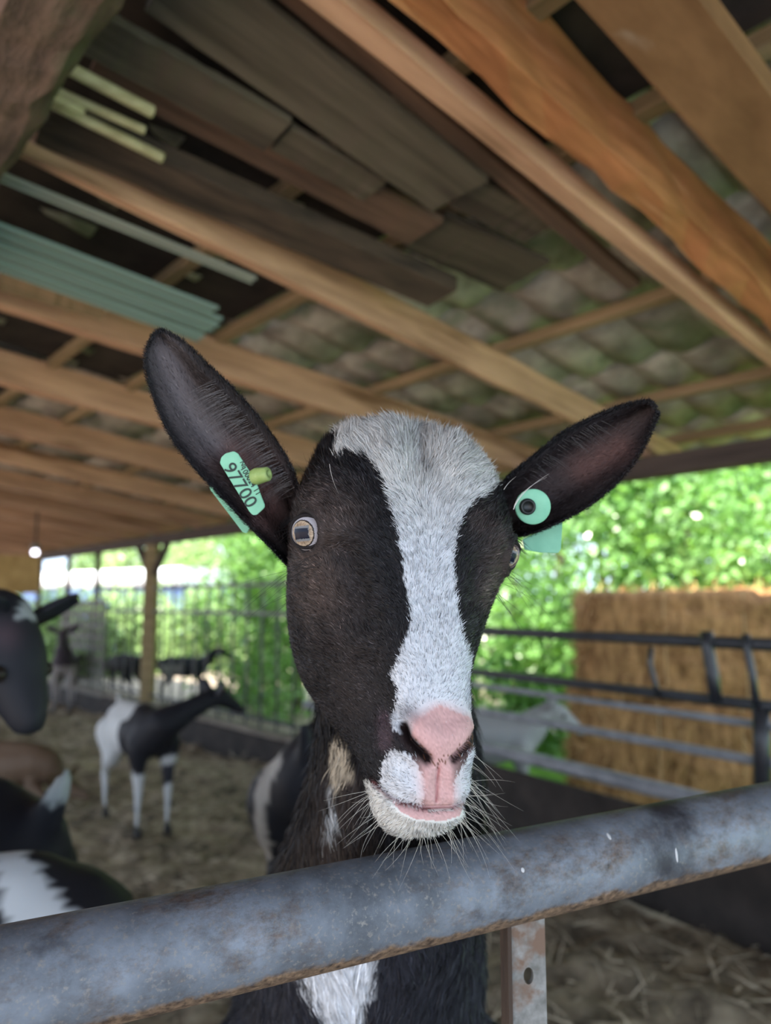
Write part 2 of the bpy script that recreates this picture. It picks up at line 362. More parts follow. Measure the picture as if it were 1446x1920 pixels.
board_px('stored_plank', (820, 400), (1010, 480), (770, 470), (960, 560), 0.10, 0.02, 'plank', label='dull grey board behind the ragged reddish plank', category='plank', group=G1)
board_px('stored_plank', (900, 345), (1040, 400), (850, 380), (990, 470), 0.09, 0.02, 'plank', label='mossy grey board end past the tip of the widest plank', category='plank', group=G1)
def rod_px(p0, p1, off, r, lab):
    A = pl(*p0, off); B = pl(*p1, off); 
    P = [A, A * .99 + B * .01, A * .01 + B * .99, B]
    me_r = [r, r, r, r * .8]
    tube('wooden_pole', P, me_r, M['pole'], n=16, label=lab, category='pole', group='peeled poles in the roof')
rod_px((60, 92), (288, 211), 0.0, 0.0135, 'pale peeled pole, uppermost of the three beside the rough beam')
rod_px((60, 150), (272, 245), 0.0, 0.010, 'thin pale pole between the two thicker poles by the rough beam')
rod_px((40, 165), (306, 297), 0.0, 0.0125, 'longest pale peeled pole, lowest of the three beside the rough beam')
rod_px((70, 168), (158, 211), -0.022, 0.009, 'short pale pole end tucked beside the thin pole at the rough beam')
# grey-green profile strips
G2 = 'grey-green strips stacked in the roof'
ends = [(404, 580), (412, 600), (405, 612), (385, 622), (378, 632)]; sta = [(-80, 395), (-80, 415), (-80, 433), (-80, 450), (-80, 468)]
labs = ['uppermost', 'second from top', 'middle', 'second from bottom', 'lowest']
for i in range(5):
    A = pl(sta[i][0], sta[i][1], -0.01 + 0.006 * (i % 2)); B = pl(ends[i][0], ends[i][1], -0.01 + 0.006 * (i % 2))
    t = empty('profile_strip', B, label='grey-green plastic profile strip, %s of the stack of five in the roof' % labs[i], category='strip', group=G2)
    beam('web', A, B, 0.055, 0.005, M['strip'], t, up=NP)
    Y = nrm(np.cross(NP, B - A))
    for k in (-1, 1): beam('flange', A + Y * k * .025 - NP * .006, B + Y * k * .025 - NP * .006, 0.005, 0.012, M['strip'], t, up=NP)
t = empty('metal_channel', pl(478, 521), label='thin grey metal channel lying along the broad orange rafter', category='strip')
A = pl(-40, 310, 0.0); B = pl(477, 522, 0.0); beam('web', A, B, 0.03, 0.004, M['greystrip'], t, up=NP)
Y = nrm(np.cross(NP, B - A))
for k in (-1, 1): beam('flange', A + Y * k * .0145 - NP * .006, B + Y * k * .0145 - NP * .006, 0.003, 0.014, M['greystrip'], t, up=NP)

# ================================================================== LEFT SIDE: post, kerb, fence
def eline(px):     # point (ground) on the eave line seen at pixel column px
    r = ray(px, 1130); t = PERP / (r @ RH); P = CAM + r * t; P[2] = 0; return P
kerb = empty('wall_back', tuple(eline(300)), kind='structure')
K0 = eline(95); K1 = eline(760)
beam('kerb_stone', K0 + [0, 0, .0], K1 + [0, 0, .0], 0.16, 0.40, M['trough'], kerb, seg=30, rough=0.006, bev=0.02)
beam('coping', K0 + [0, 0, .215], K1 + [0, 0, .215], 0.20, 0.035, M['concrete'], kerb, seg=30, rough=0.003, bev=0.01)
P = eline(283); post = empty('wooden_post', P, label='square tan wooden post with two braces under the eave beam', category='post')
beam('shaft', P + [0, 0, 0.0], P + [0, 0, 1.86], 0.13, 0.13, M['post'], post, up=(1, 0, 0), bev=0.008)
for k in (-1, 1): beam('brace', P + [0, 0, 1.50], P + EV * k * 0.36 + [0, 0, 1.86], 0.06, 0.07, M['eave'], post, up=NP)
for px_, lab in ((181, 'thin dark post left of the braced wooden post'), (126, 'thin dark post beside the far end of the slatted grey panel'), (72, 'dark brown post at the far left under the golden board')):
    P = eline(px_); beam('metal_post', P, P + [0, 0, 1.86], 0.045, 0.06, M['eave'], None, up=(1, 0, 0), label=lab, category='post')
# bar fence
P0 = eline(192); P1 = eline(700); fence = empty('bar_fence', P0, label='black vertical-bar fence on the kerb behind the goats', category='fence')
for zt, lab in ((1.16, 1), (1.40, 1), (0.30, 1)):
    beam('rail', P0 + [0, 0, zt], P1 + [0, 0, zt], 0.03, 0.03, M['blackmetal'], fence)
L = np.linalg.norm(P1 - P0); nb = int(L / 0.235)
for i in range(nb + 1):
    Pb = P0 + (P1 - P0) * i / nb; beam('bar', Pb + [0, 0, .232], Pb + [0, 0, 1.44], 0.02, 0.02, M['blackmetal'], fence, up=(1, 0, 0))
# slatted panel
P0 = eline(124) - RH * .06; P1 = eline(212) - RH * .06; pan = empty('slatted_panel', P0, label='grey slatted hurdle panel at the far left of the fence', category='panel')
for k in range(7):
    P = P0 + (P1 - P0) * (k + .5) / 7; beam('upright', P + [0, 0, .05], P + [0, 0, 1.28], 0.11, 0.02, M['panelgrey'], pan, up=RH)
for k in range(9): beam('slat', P0 + [0, 0, .2 + k * .13] - RH * .02, P1 + [0, 0, .2 + k * .13] - RH * .02, 0.02, 0.05, M['panelgrey'], pan)
# golden board at far left
P0 = pt(-60, 1040, 7.0); P1 = pt(76, 1040, 7.4)
beam('board_panel', P0 - [0, 0, .19], P1 - [0, 0, .19], 0.02, 0.37, M['board'], None, label='golden wooden board hanging under the roof at the far left', category='board')
bl = empty('bulkhead_lamp', pt(66, 1036, 7.6), label='small round white lamp under the roof at the far left', category='lamp')
bmn = bmesh.new(); bmesh.ops.create_icosphere(bmn, subdivisions=2, radius=0.035); me = bpy.data.meshes.new('bulb'); bmn.to_mesh(me); bmn.free()
me_e, nt, b_ = mat_new('lamp_glow'); b_.inputs['Base Color'].default_value = (.9, .9, 1, 1); b_.inputs['Emission Color'].default_value = (.9, .88, 1, 1); b_.inputs['Emission Strength'].default_value = 6
put('bulb', me, me_e, bl, Matrix.Translation(Vector(pt(66, 1036, 7.6))))
V, Fs = tube_mesh('base', [pt(66, 1036, 7.6) + [0, 0, .03], pt(66, 1036, 7.6) + [0, 0, .08]], [.045, .05], 14); put('base', mesh_np('base', V, Fs), M['panelgrey'], bl)
beam('hanger', pt(66, 1036, 7.6) + [0, 0, .08], np.array([*pt(66, 1036, 7.6)[:2], Z0 - SL * (pt(66, 1036, 7.6) @ RH - PERP) + .16]), .02, .02, M['eave'], bl, up=(1, 0, 0))

# ================================================================== OUTSIDE
def ground_strip(name, s0, s1, q0, q1, z, mat, seg=40):
    V = []; 
    for i in range(seg + 1):
        for j in range(seg + 1):
            P = EV * (s0 + (s1 - s0) * i / seg) + RH * (q0 + (q1 - q0) * j / seg); V.append((P[0], P[1], z + 0.04 * mnoise.noise(Vector(P) * 0.7)))
    Fs = np.array([[i * (seg + 1) + j, (i + 1) * (seg + 1) + j, (i + 1) * (seg + 1) + j + 1, i * (seg + 1) + j + 1] for i in range(seg) for j in range(seg)])
    return put(name, mesh_np(name, V, Fs), mat, smooth=True, kind='structure')
ground_strip('floor_yard', 4.6, 70, PERP + 0.02, 45, -0.05, M['yard'])
ground_strip('floor_grass', -12, 4.7, PERP + 0.02, 45, -0.06, M['grass'])
ground_strip('floor_outside', -12, 70, -30, -2.15, -0.08, M['yard'])
ground_strip('floor_far_end', 12.3, 70, -2.2, PERP + .05, -0.07, M['yard'])
def leaves(n, pts, size, up=0.3):
    D = rng.normal(size=(n, 3)); D[:, 2] -= 0.3; D /= np.linalg.norm(D, axis=1)[:, None]
    Nn = rng.normal(size=(n, 3)) * .8; Nn[:, 2] += up; S = np.cross(D, Nn); S /= np.linalg.norm(S, axis=1)[:, None]
    L = size * rng.uniform(.7, 1.3, n)[:, None]
    V = np.stack([pts, pts + D * L * .5 + S * L * .32, pts + D * L, pts + D * L * .5 - S * L * .32], 1).reshape(-1, 3)
    b = (np.arange(n) * 4)[:, None]; return V, np.concatenate([b + [0, 1, 2], b + [0, 2, 3]], 1).reshape(-1, 3)
def shrub(name, c, rad, hgt, n, size, mat, lab, cat, z0=0.0, trunk=True, group=None, parts=8):
    o = empty(name, c, label=lab, category=cat)
    if group: o['group'] = group
    c = np.asarray(c, float); pts = []
    cl = c + np.c_[rng.normal(size=(parts * 5, 2)) * rad * .5, rng.uniform(z0 + .1, hgt - .1, parts * 5)]
    w = rng.integers(0, len(cl), n); p = cl[w] + rng.normal(size=(n, 3)) * min(rad, .9) * .27
    # keep near surfaces of clumps
    p[:, 2] = np.clip(p[:, 2], 0.02, None)
    off = p - c; a1 = off @ EV; a2 = off @ RH; p = p[(np.abs(a1) < rad * .85) & (np.abs(a2) < rad * .85)]; n = len(p)
    V, T = leaves(n, p, size); put('foliage', mesh_np('foliage', V, T), M[mat], o, kind='stuff')
    V, Fs = tube_mesh('stem', [c, c + [0.03, 0.02, hgt * .4], c + [-.02, .03, hgt * .8]], [.06 * rad + .02, .04 * rad + .015, .02], 8); put('stem', mesh_np('stem', V, Fs), M['bark'], o)
    return o
hl = ['hedge shrub behind the right end of the straw bales', 'hedge shrub behind the middle of the straw bales', 'hedge shrub beside the left edge of the straw bales', 'hedge shrub seen between the bales and the goat face', 'hedge shrub hidden mostly behind the large goat head', 'hedge shrub left of the large goat head, over the fence bars', 'hedge shrub rising behind the fence near the left ear']
for i, (px_, d_) in enumerate([(1500, 5.4), (1300, 6.0), (1130, 6.6), (960, 7.2), (780, 8.0), (560, 9.0), (480, 10.2)]):
    P = pt(px_, 1130, d_); P[2] = 0
    shrub('hedge_shrub', P, 0.85, 2.7, 9500, 0.082, 'leaf', hl[i], 'shrub', group='hedge behind the barn')
for i, (px_, d_, h_, lab) in enumerate([(430, 24, 4.6, 'pale green tree far behind the fence, left of the hedge'), (340, 30, 4.6, 'distant bright tree above the white roof'), (200, 38, 4.2, 'distant hazy tree at the far left beyond the white roof')]):
    P = pt(px_, 1130, d_); P[2] = 0; shrub('tree', P, 3.2, h_, 8000, 0.22, 'leaf2', lab, 'tree', z0=1.2)
for i, (px_, d_, r_, lab) in enumerate([(1380, 9.5, 1.6, 'tall bush behind the hedge at the far right'), (1050, 10.5, 1.8, 'tall bush behind the hedge, above the gate rails'), (700, 13, 2.0, 'tall bush far behind the large goat head')]):
    P = pt(px_, 1130, d_); P[2] = 0; shrub('bush', P, r_, 4.2, 12000, 0.10, 'leaf', lab, 'bush')
for i, (px_, d_, lab) in enumerate([(120, 13.5, 'low lime-green bush in front of the blue shed, farthest left'), (235, 14, 'low lime-green bush in front of the blue shed, left of the braced post'), (350, 14.5, 'low lime-green bush in front of the blue shed, right of the braced post'), (455, 15, 'low lime-green bush at the right end of the blue shed')]):
    P = pt(px_, 1130, d_); P[2] = 0; shrub('low_bush', P, 0.95, 1.22, 5000, 0.13, 'leaf2', lab, 'bush')
shed = empty('shed', pt(250, 1130, 20), label='low blue shed with a white sheet roof far beyond the fence', category='building')
A = pt(60, 1110, 22); B = pt(440, 1110, 17)
A[2] = B[2] = 0
beam('wall', A + [0, 0, .8], B + [0, 0, .8], 2.0, 1.6, M['blue'], shed)
beam('roof', A + [0, 0, 1.82] , B + [0, 0, 1.82], 3.2, 0.36, M['white'], shed, bev=.1)
# straw bales
def bale(c, ax, l, w, h, lab):
    o = empty('straw_bale', c, label=lab, category='bale', group='large straw bales'); ax = nrm(ax); ay = np.array([-ax[1], ax[0], 0])
    cc = np.asarray(c) + [0, 0, h / 2]
    bm = bmesh.new(); bmesh.ops.create_cube(bm, size=1.0); bmesh.ops.subdivide_edges(bm, edges=bm.edges, cuts=22, use_grid_fill=True)
    for v in bm.verts:
        p = v.co; p2 = Vector((p.x * l, p.y * w, p.z * h)); r = .06
        # rounded corners
        q2 = Vector((max(-l/2 + r, min(l/2 - r, p2.x)), max(-w/2 + r, min(w/2 - r, p2.y)), max(-h/2 + r, min(h/2 - r, p2.z)))); dlt = p2 - q2
        if dlt.length > 1e-6: p2 = q2 + dlt.normalized() * r
        p2 += p2.normalized() * (.05 * mnoise.noise(p2 * 7 + Vector(c)) + .045 * mnoise.noise(Vector((p2.x * 16, p2.y * 16, p2.z * 6))) + .02 * mnoise.noise(p2 * 30)); v.co = p2
    me = bpy.data.meshes.new('bale_body'); bm.to_mesh(me); bm.free()
    put('bale_body', me, M['balecore'], o, frame(cc, ax, ay, np.array([0, 0, 1.0])), smooth=True)
    n = 5200; f = rng.integers(0, 5, n); u = rng.uniform(-.5, .5, (n, 2)); P = np.zeros((n, 3)); Nn = np.zeros((n, 3))
    for k, (axn, sg) in enumerate([(0, 1), (0, -1), (1, 1), (1, -1), (2, 1)]):
        m = f == k; oth = [a for a in range(3) if a != axn]; P[m, axn] = .5 * sg; P[m, oth[0]] = u[m, 0]; P[m, oth[1]] = u[m, 1]; Nn[m, axn] = sg
    P *= np.array([l, w, h]); D = rng.normal(size=(n, 3)) + Nn * .5; D[:, 2] -= .4
    V, T = blades(n, P - Nn * .03, D, rng.uniform(.06, .16, n), .007)
    V = V @ np.stack([ax, ay, [0, 0, 1]], 0) + cc
    put('loose_straw', mesh_np('bale_straw', V, T), M['straw'], o, kind='stuff')
    for k in (-.3, -.1, .1, .3):
        x = k * l; loop = [(x, w/2 + .004, -h/2), (x, w/2 + .006, 0), (x, w/2 + .004, h/2), (x, 0, h/2 + .01), (x, -w/2 - .004, h/2), (x, -w/2 - .006, 0), (x, -w/2 - .004, -h/2)]
        Lp = np.array(loop) @ np.stack([ax, ay, [0, 0, 1]], 0) + cc; V, Fs = tube_mesh('twine', Lp, .004, 5); put('twine', mesh_np('twine', V, Fs), M['twine'], o)
    return o
BA = nrm(np.array([1.0, -0.18, 0])); c0 = pt(1078, 1130, 4.75); c0[2] = 0; c0 = c0 + BA * 1.2 + np.array([.18, 1, 0]) * .45
bale(c0 + [0, 0, -.04], BA, 2.4, 0.9, 0.68, 'lower straw bale behind the black gate rails')
bale(c0 + [0.05, 0.02, .64], BA, 2.35, 0.9, 0.68, 'upper straw bale with a ragged top, stacked on the lower bale')
# black feed barrier
BV = hz(-210)
Pb = pt(1446, 1208, 2.7); bn = np.array([BV[1], -BV[0], 0]); bq = Pb @ bn
def bpt(x, y): r = ray(x, y); return CAM + r * ((bq - CAM @ bn) / (r @ bn))
gate = empty('feed_barrier', (Pb[0], Pb[1], 0), label='black tubular feed barrier in front of the straw bales', category='barrier')
def bar2(z, r, mat='blackmetal', name='rail', s0=-1.2, s1=3.6):
    A = np.array([Pb[0], Pb[1], z]) + BV * s0; B = np.array([Pb[0], Pb[1], z]) + BV * s1
    V, Fs = tube_mesh(name, [A, B], r, 14); return put(name, mesh_np(name, V, Fs), M[mat], gate, smooth=True)
zz = [bpt(1446, y)[2] for y in (1209, 1325, 1362, 1432, 1532)]
bar2(zz[0], .024); bar2(zz[1], .021); bar2(zz[2], .014, 'greymetal'); bar2(zz[3], .018, 'greymetal'); bar2(zz[4], .032, 'greymetal')
beam('trough_board', np.array([Pb[0], Pb[1], .22]) - BV * 1.2 - bn * .02, np.array([Pb[0], Pb[1], .22]) + BV * 2.2 - bn * .02, .03, .40, M['trough'], gate)
def strut(pts, r, nm='strut'):
    P = [bpt(*p) - bn * .03 for p in pts]; V, Fs = tube_mesh(nm, P, r, 10); put(nm, mesh_np(nm, V, Fs), M['blackmetal'], gate, smooth=True)
strut([(1230, 1212), (1228, 1245), (1236, 1275), (1243, 1302)], .011)
strut([(1334, 1183), (1336, 1215), (1345, 1262), (1352, 1315)], .024)
strut([(1408, 1188), (1410, 1215), (1420, 1265), (1428, 1322)], .014)
strut([(1436, 1325), (1438, 1400), (1440, 1532)], .03)

# ================================================================== NEAR RAIL
RA = pt(-260, 1917, 0.363); 
A0 = pt(0, 1851, 0.418); A1 = pt(1446, 1538, 0.668); dr = nrm(A1 - A0)
m, nt, b_ = mat_new('galvanised_rail'); N = nt.nodes; Lk = nt.links
tc = N.new('ShaderNodeTexCoord'); mp = N.new('ShaderNodeMapping'); Lk.new(tc.outputs['Object'], mp.inputs[0])
def noise_(s, det=8, st=(1, 1, 1), r=.65):
    mm = N.new('ShaderNodeMapping'); mm.inputs['Scale'].default_value = st; Lk.new(tc.outputs['Object'], mm.inputs[0])
    n_ = N.new('ShaderNodeTexNoise'); n_.inputs['Scale'].default_value = s; n_.inputs['Detail'].default_value = det; n_.inputs['Roughness'].default_value = r; Lk.new(mm.outputs[0], n_.inputs['Vector']); return n_.outputs[0]
def ramp(v, p0, p1, c0=(0, 0, 0), c1=(1, 1, 1)):
    r_ = N.new('ShaderNodeValToRGB'); r_.color_ramp.elements[0].position = p0; r_.color_ramp.elements[1].position = p1; r_.color_ramp.elements[0].color = (*c0, 1); r_.color_ramp.elements[1].color = (*c1, 1); Lk.new(v, r_.inputs[0]); return r_.outputs[0]
def mixc(f, a, bb):
    x = N.new('ShaderNodeMix'); x.data_type = 'RGBA'; Lk.new(f, x.inputs['Factor'])
    for s_, v in (('A', a), ('B', bb)):
        if isinstance(v, tuple): x.inputs[s_].default_value = (*v, 1)
        else: Lk.new(v, x.inputs[s_])
    return x.outputs['Result']
base = ramp(noise_(14, 12), .35, .68, (0.075, 0.083, 0.098), (0.23, 0.26, 0.31))
spk = ramp(noise_(330, 4), .54, .72); base = mixc(spk, base, (0.24, 0.225, 0.21))
rust = ramp(noise_(22, 12, (.6, 1, 1), .75), .50, .66); base = mixc(rust, base, ramp(noise_(160, 4), .35, .65, (0.045, 0.036, 0.033), (0.14, 0.095, 0.07)))
# rust and grime along the underside of the tube
sx = N.new('ShaderNodeSeparateXYZ'); Lk.new(tc.outputs['Object'], sx.inputs[0])
ang = N.new('ShaderNodeMath'); ang.operation = 'MULTIPLY_ADD'; ang.inputs[1].default_value = -22.0; Lk.new(sx.outputs['Z'], ang.inputs[0])
nn = N.new('ShaderNodeMath'); nn.operation = 'MULTIPLY_ADD'; nn.inputs[1].default_value = 0.5; nn.inputs[2].default_value = 0.0; Lk.new(noise_(45, 8), nn.inputs[0]); Lk.new(nn.outputs[0], ang.inputs[2])
under = ramp(ang.outputs[0], .56, .66); base = mixc(under, base, ramp(noise_(190, 5), .35, .7, (0.05, 0.032, 0.025), (0.30, 0.20, 0.13)))
dark = ramp(noise_(9, 10), .58, .70); base = mixc(dark, base, (0.035, 0.035, 0.045))
Lk.new(base, b_.inputs['Base Color']); b_.inputs['Roughness'].default_value = .55; setc(b_, 'Metallic', .15); setc(b_, 'Specular IOR Level', .4)
bp = N.new('ShaderNodeBump'); bp.inputs['Strength'].default_value = .35; bp.inputs['Distance'].default_value = .0012; Lk.new(noise_(120, 8), bp.inputs['Height']); Lk.new(bp.outputs[0], b_.inputs['Normal'])
M['rail'] = m
RL = 3.6; rc = (A0 + A1) / 2
upv = nrm(np.array([0, 0, 1.0]) - dr * dr[2]); 
near = empty('metal_rail', rc, label='thick galvanised steel rail with rust specks in front of the goat', category='rail')
nseg, nn_ = 2, 64; th = np.linspace(0, 2 * np.pi, nn_, endpoint=False); V = []
for x in (-RL / 2, RL / 2):
    for t_ in th: V.append((x, .0315 * math.cos(t_), .0315 * math.sin(t_)))
Fs = [[j, (j + 1) % nn_, nn_ + (j + 1) % nn_, nn_ + j] for j in range(nn_)]
Ym = np.cross(upv, dr)
put('tube', mesh_np('tube', V, Fs), M['rail'], near, frame(rc, dr, Ym, upv), smooth=True)
# flat upright with a hole
m2 = mat_mix('rusty_flat_steel', (0.13, 0.13, 0.12), (0.26, 0.26, 0.25), 90, (1, 1, 1), 0.6, .3, c3=(0.155, 0.10, 0.07), c3pos=.54, dist=.001)
tU = pt(987, 1712, 0.56); fx = nrm(np.array([dr[0], dr[1], 0])); fx = nrm(fx * .35 + np.array([1.0, 0, 0])); fy = np.array([-fx[1], fx[0], 0])
def upright():
    bm = bmesh.new(); w, t, top, bot, hz_, hr = .0265, .005, 0.0, -.62, -.043, .0048
    k = 16; hole = [(hr * .8 * math.cos(a), hz_ + hr * 1.25 * math.sin(a)) for a in np.linspace(0, 2 * math.pi, k, endpoint=False)]
    sqr = []
    for a in np.linspace(0, 2 * math.pi, k, endpoint=False):
        c_, s_ = math.cos(a), math.sin(a); m_ = max(abs(c_), abs(s_)); sqr.append((w / 2 * c_ / m_, hz_ + w / 2 * s_ / m_))
    fr = []
    for y in (-t / 2, t / 2):
        hv = [bm.verts.new((x, y, z)) for x, z in hole]; sv = [bm.verts.new((x, y, z)) for x, z in sqr]
        for i in range(k): bm.faces.new((hv[i], hv[(i + 1) % k], sv[(i + 1) % k], sv[i]))
        up_ = [v for v in sv if abs(v.co.z - (hz_ + w / 2)) < 1e-6]; dn = [v for v in sv if abs(v.co.z - (hz_ - w / 2)) < 1e-6]
        up_.sort(key=lambda v: v.co.x); dn.sort(key=lambda v: v.co.x)
        a1 = bm.verts.new((w / 2, y, top)); a0 = bm.verts.new((-w / 2, y, top)); bm.faces.new(up_ + [a1, a0])
        b1 = bm.verts.new((w / 2, y, bot)); b0 = bm.verts.new((-w / 2, y, bot)); bm.faces.new(dn + [b1, b0]); fr.append((hv, a0, a1, b0, b1, sv))
    A_, B_ = fr
    for i in range(k): bm.faces.new((A_[0][i], A_[0][(i + 1) % k], B_[0][(i + 1) % k], B_[0][i]))
    for (i, j) in ((1, 3), (2, 4), (1, 2), (3, 4)):
        bm.faces.new((A_[i], A_[j], B_[j], B_[i]))
    bmesh.ops.recalc_face_normals(bm, faces=bm.faces); me = bpy.data.meshes.new('upright'); bm.to_mesh(me); bm.free(); return me
up_o = put('upright', upright(), m2, near, frame(tU, fx, fy, np.array([0, 0, 1.0])))
beam('flange', tU - fx * .0145 + fy * .006, tU - fx * .0145 + fy * .006 - np.array([0, 0, .62]), .022, .003, M['darkwood'], near, up=fx, bev=0)
for (x, y, w_, h_, dd_) in ((959, 1631, 4, 5, .542), (1132, 1568, 4, 8, .575), (1248, 1603, 3, 16, .592)):
    P = pt(x, y, dd_)
    bmn = bmesh.new(); bmesh.ops.create_icosphere(bmn, subdivisions=2, radius=1); me = bpy.data.meshes.new('splash'); bmn.to_mesh(me); bmn.free()
    # set the spot on the tube surface towards the camera
    ax_ = rc + dr * ((P - rc) @ dr); vdir = P - ax_; vdir = nrm(vdir - dr * (vdir @ dr)); vdir = nrm(nrm(CAM - ax_) * .5 + vdir * .5); vdir = nrm(vdir - dr * (vdir @ dr)); P2 = ax_ + vdir * .0315
    # slide round the tube to the wanted image row
    best = min(np.linspace(-1.3, 1.3, 200), key=lambda a: abs(proj(ax_ + .0315 * (vdir * math.cos(a) + np.cross(dr, vdir) * math.sin(a)))[1] - y)); v2 = vdir * math.cos(best) + np.cross(dr, vdir) * math.sin(best)
    put('splash', me, mat_plain('white_spot', (.55, .55, .56)), near, frame(ax_ + v2 * .0315, dr, np.cross(v2, dr), v2) @ Matrix.Diagonal((w_ * .00035, h_ * .00035, .0004, 1)), smooth=True)

# ================================================================== GOATS
sc.cycles.max_bounces = 6; sc.cycles.diffuse_bounces = 4; sc.cycles.glossy_bounces = 3; sc.cycles.transmission_bounces = 3
BLK = np.array([.0065, .006, .0075]); BRN = np.array([.058, .042, .037]); WHT = np.array([.60, .62, .66]); PNK = np.array([.53, .32, .31])
def ico(sub, r=1.0):
    bm = bmesh.new(); bmesh.ops.create_icosphere(bm, subdivisions=sub, radius=r)
    V = np.array([v.co[:] for v in bm.verts]); Fs = np.array([[v.index for v in f.verts] for f in bm.faces]); bm.free(); return V, Fs
ICO2 = ico(2)
def blob_mesh(name, chains, voxel, smooth=6):
    """chains: list of [(p, r), ...]; union of swept spheres, voxel-remeshed into one skin"""
    Vs, Fs, k = [], [], 0
    for ch in chains:
        for (p0, r0), (p1, r1) in zip(ch[:-1], ch[1:]):
            p0 = np.asarray(p0, float); p1 = np.asarray(p1, float); L = np.linalg.norm(p1 - p0)
            n = max(2, int(L / (min(r0, r1) * .35)) + 1)
            for t in np.linspace(0, 1, n):
                r = r0 + (r1 - r0) * (t * t * (3 - 2 * t)); Vs.append(ICO2[0] * r + p0 + (p1 - p0) * t); Fs.append(ICO2[1] + k); k += len(ICO2[0])
    me = mesh_np(name + '_raw', np.concatenate(Vs), np.concatenate(Fs))
    o = bpy.data.objects.new('tmp_blob', me); COL.objects.link(o)
    m_ = o.modifiers.new('r', 'REMESH'); m_.mode = 'VOXEL'; m_.voxel_size = voxel; m_.use_smooth_shade = True
    m_ = o.modifiers.new('s', 'SMOOTH'); m_.iterations = smooth; m_.factor = .6
    dg = bpy.context.evaluated_depsgraph_get(); out = bpy.data.meshes.new_from_object(o.evaluated_get(dg)); out.name = name
    bpy.data.objects.remove(o); bpy.data.meshes.remove(me); out.materials.clear(); return out
def vco(me):
    a = np.empty(len(me.vertices) * 3, np.float32); me.vertices.foreach_get('co', a); return a.reshape(-1, 3).astype(float)
def vno(me):
    a = np.empty(len(me.vertices) * 3, np.float32); me.vertices.foreach_get('normal', a); return a.reshape(-1, 3).astype(float)
def inpoly(x, y, poly):
    poly = np.asarray(poly, float); r = np.zeros(np.shape(x), bool); j = len(poly) - 1
    for i in range(len(poly)):
        xi, yi = poly[i]; xj, yj = poly[j]
        c_ = ((yi > y) != (yj > y)) & (x < (xj - xi) * (y - yi) / (yj - yi + 1e-12) + xi); r ^= c_; j = i
    return r
def segdist(x, y, line):
    best = np.full(np.shape(x), 1e9)
    for (x0, y0), (x1, y1) in zip(line[:-1], line[1:]):
        dx, dy = x1 - x0, y1 - y0; t = np.clip(((x - x0) * dx + (y - y0) * dy) / (dx * dx + dy * dy + 1e-9), 0, 1)
        best = np.minimum(best, np.hypot(x - x0 - t * dx, y - y0 - t * dy))
    return best
def bary_sample(V, Nn, T, dens, n):
    """sample n points on tris with per-vertex density weights"""
    a, b, c = V[T[:, 0]], V[T[:, 1]], V[T[:, 2]]; A = np.linalg.norm(np.cross(b - a, c - a), axis=1) * dens[T].mean(1)
    i = rng.choice(len(T), n, p=A / A.sum()); u = rng.random((n, 2)); m_ = u.sum(1) > 1; u[m_] = 1 - u[m_]; w = np.c_[1 - u.sum(1), u]
    P = np.einsum('ni,nij->nj', w, V[T[i]]); N_ = np.einsum('ni,nij->nj', w, Nn[T[i]]); N_ /= np.linalg.norm(N_, axis=1)[:, None]
    return P, N_
def tri_of(me):
    me.calc_loop_triangles(); a = np.empty(len(me.loop_triangles) * 3, np.int32); me.loop_triangles.foreach_get('vertices', a); return a.reshape(-1, 3)
def fur_obj(name, P, N_, flow, L, W, cols, parent, lift=.35, wild=.25, bend=.15, nmix=.45):
    n = len(P); f = flow - N_ * np.einsum('ij,ij->i', flow, N_)[:, None]; f /= np.linalg.norm(f, axis=1)[:, None] + 1e-9
    D = f + N_ * lift + rng.normal(size=(n, 3)) * wild
    toc = CAM - P; toc /= np.linalg.norm(toc, axis=1)[:, None]
    V, T = blades(n, P - N_ * .0006, D, L, W, bend=bend, sidev=toc + rng.normal(size=(n, 3)) * .5, Nn=N_)
    me = mesh_np(name, V, T, np.repeat(cols, 5, 0)); nv = np.repeat(N_, 5, 0) + np.repeat(rng.normal(size=(n, 3)) * nmix, 5, 0); nv /= np.linalg.norm(nv, axis=1)[:, None]
    me.polygons.foreach_set('use_smooth', np.ones(len(me.polygons), bool)); me.normals_split_custom_set_from_vertices(nv.tolist())
    return put(name, me, M['fur'], parent, kind='stuff')
def catmull(P, n, closed=True):
    P = np.asarray(P, float); k = len(P); out = []
    if closed:
        for t in np.linspace(0, k, n, endpoint=False):
            i = int(t); f = t - i; p = [P[(i + j - 1) % k] for j in range(4)]
            out.append(.5 * ((2 * p[1]) + (-p[0] + p[2]) * f + (2 * p[0] - 5 * p[1] + 4 * p[2] - p[3]) * f * f + (-p[0] + 3 * p[1] - 3 * p[2] + p[3]) * f ** 3))
    else:
        for t in np.linspace(0, k - 1, n):
            i = min(int(t), k - 2); f = t - i; p = [P[max(0, min(k - 1, i + j - 1))] for j in range(4)]
            out.append(.5 * ((2 * p[1]) + (-p[0] + p[2]) * f + (2 * p[0] - 5 * p[1] + 4 * p[2] - p[3]) * f * f + (-p[0] + 3 * p[1] - 3 * p[2] + p[3]) * f ** 3))
    return np.array(out)
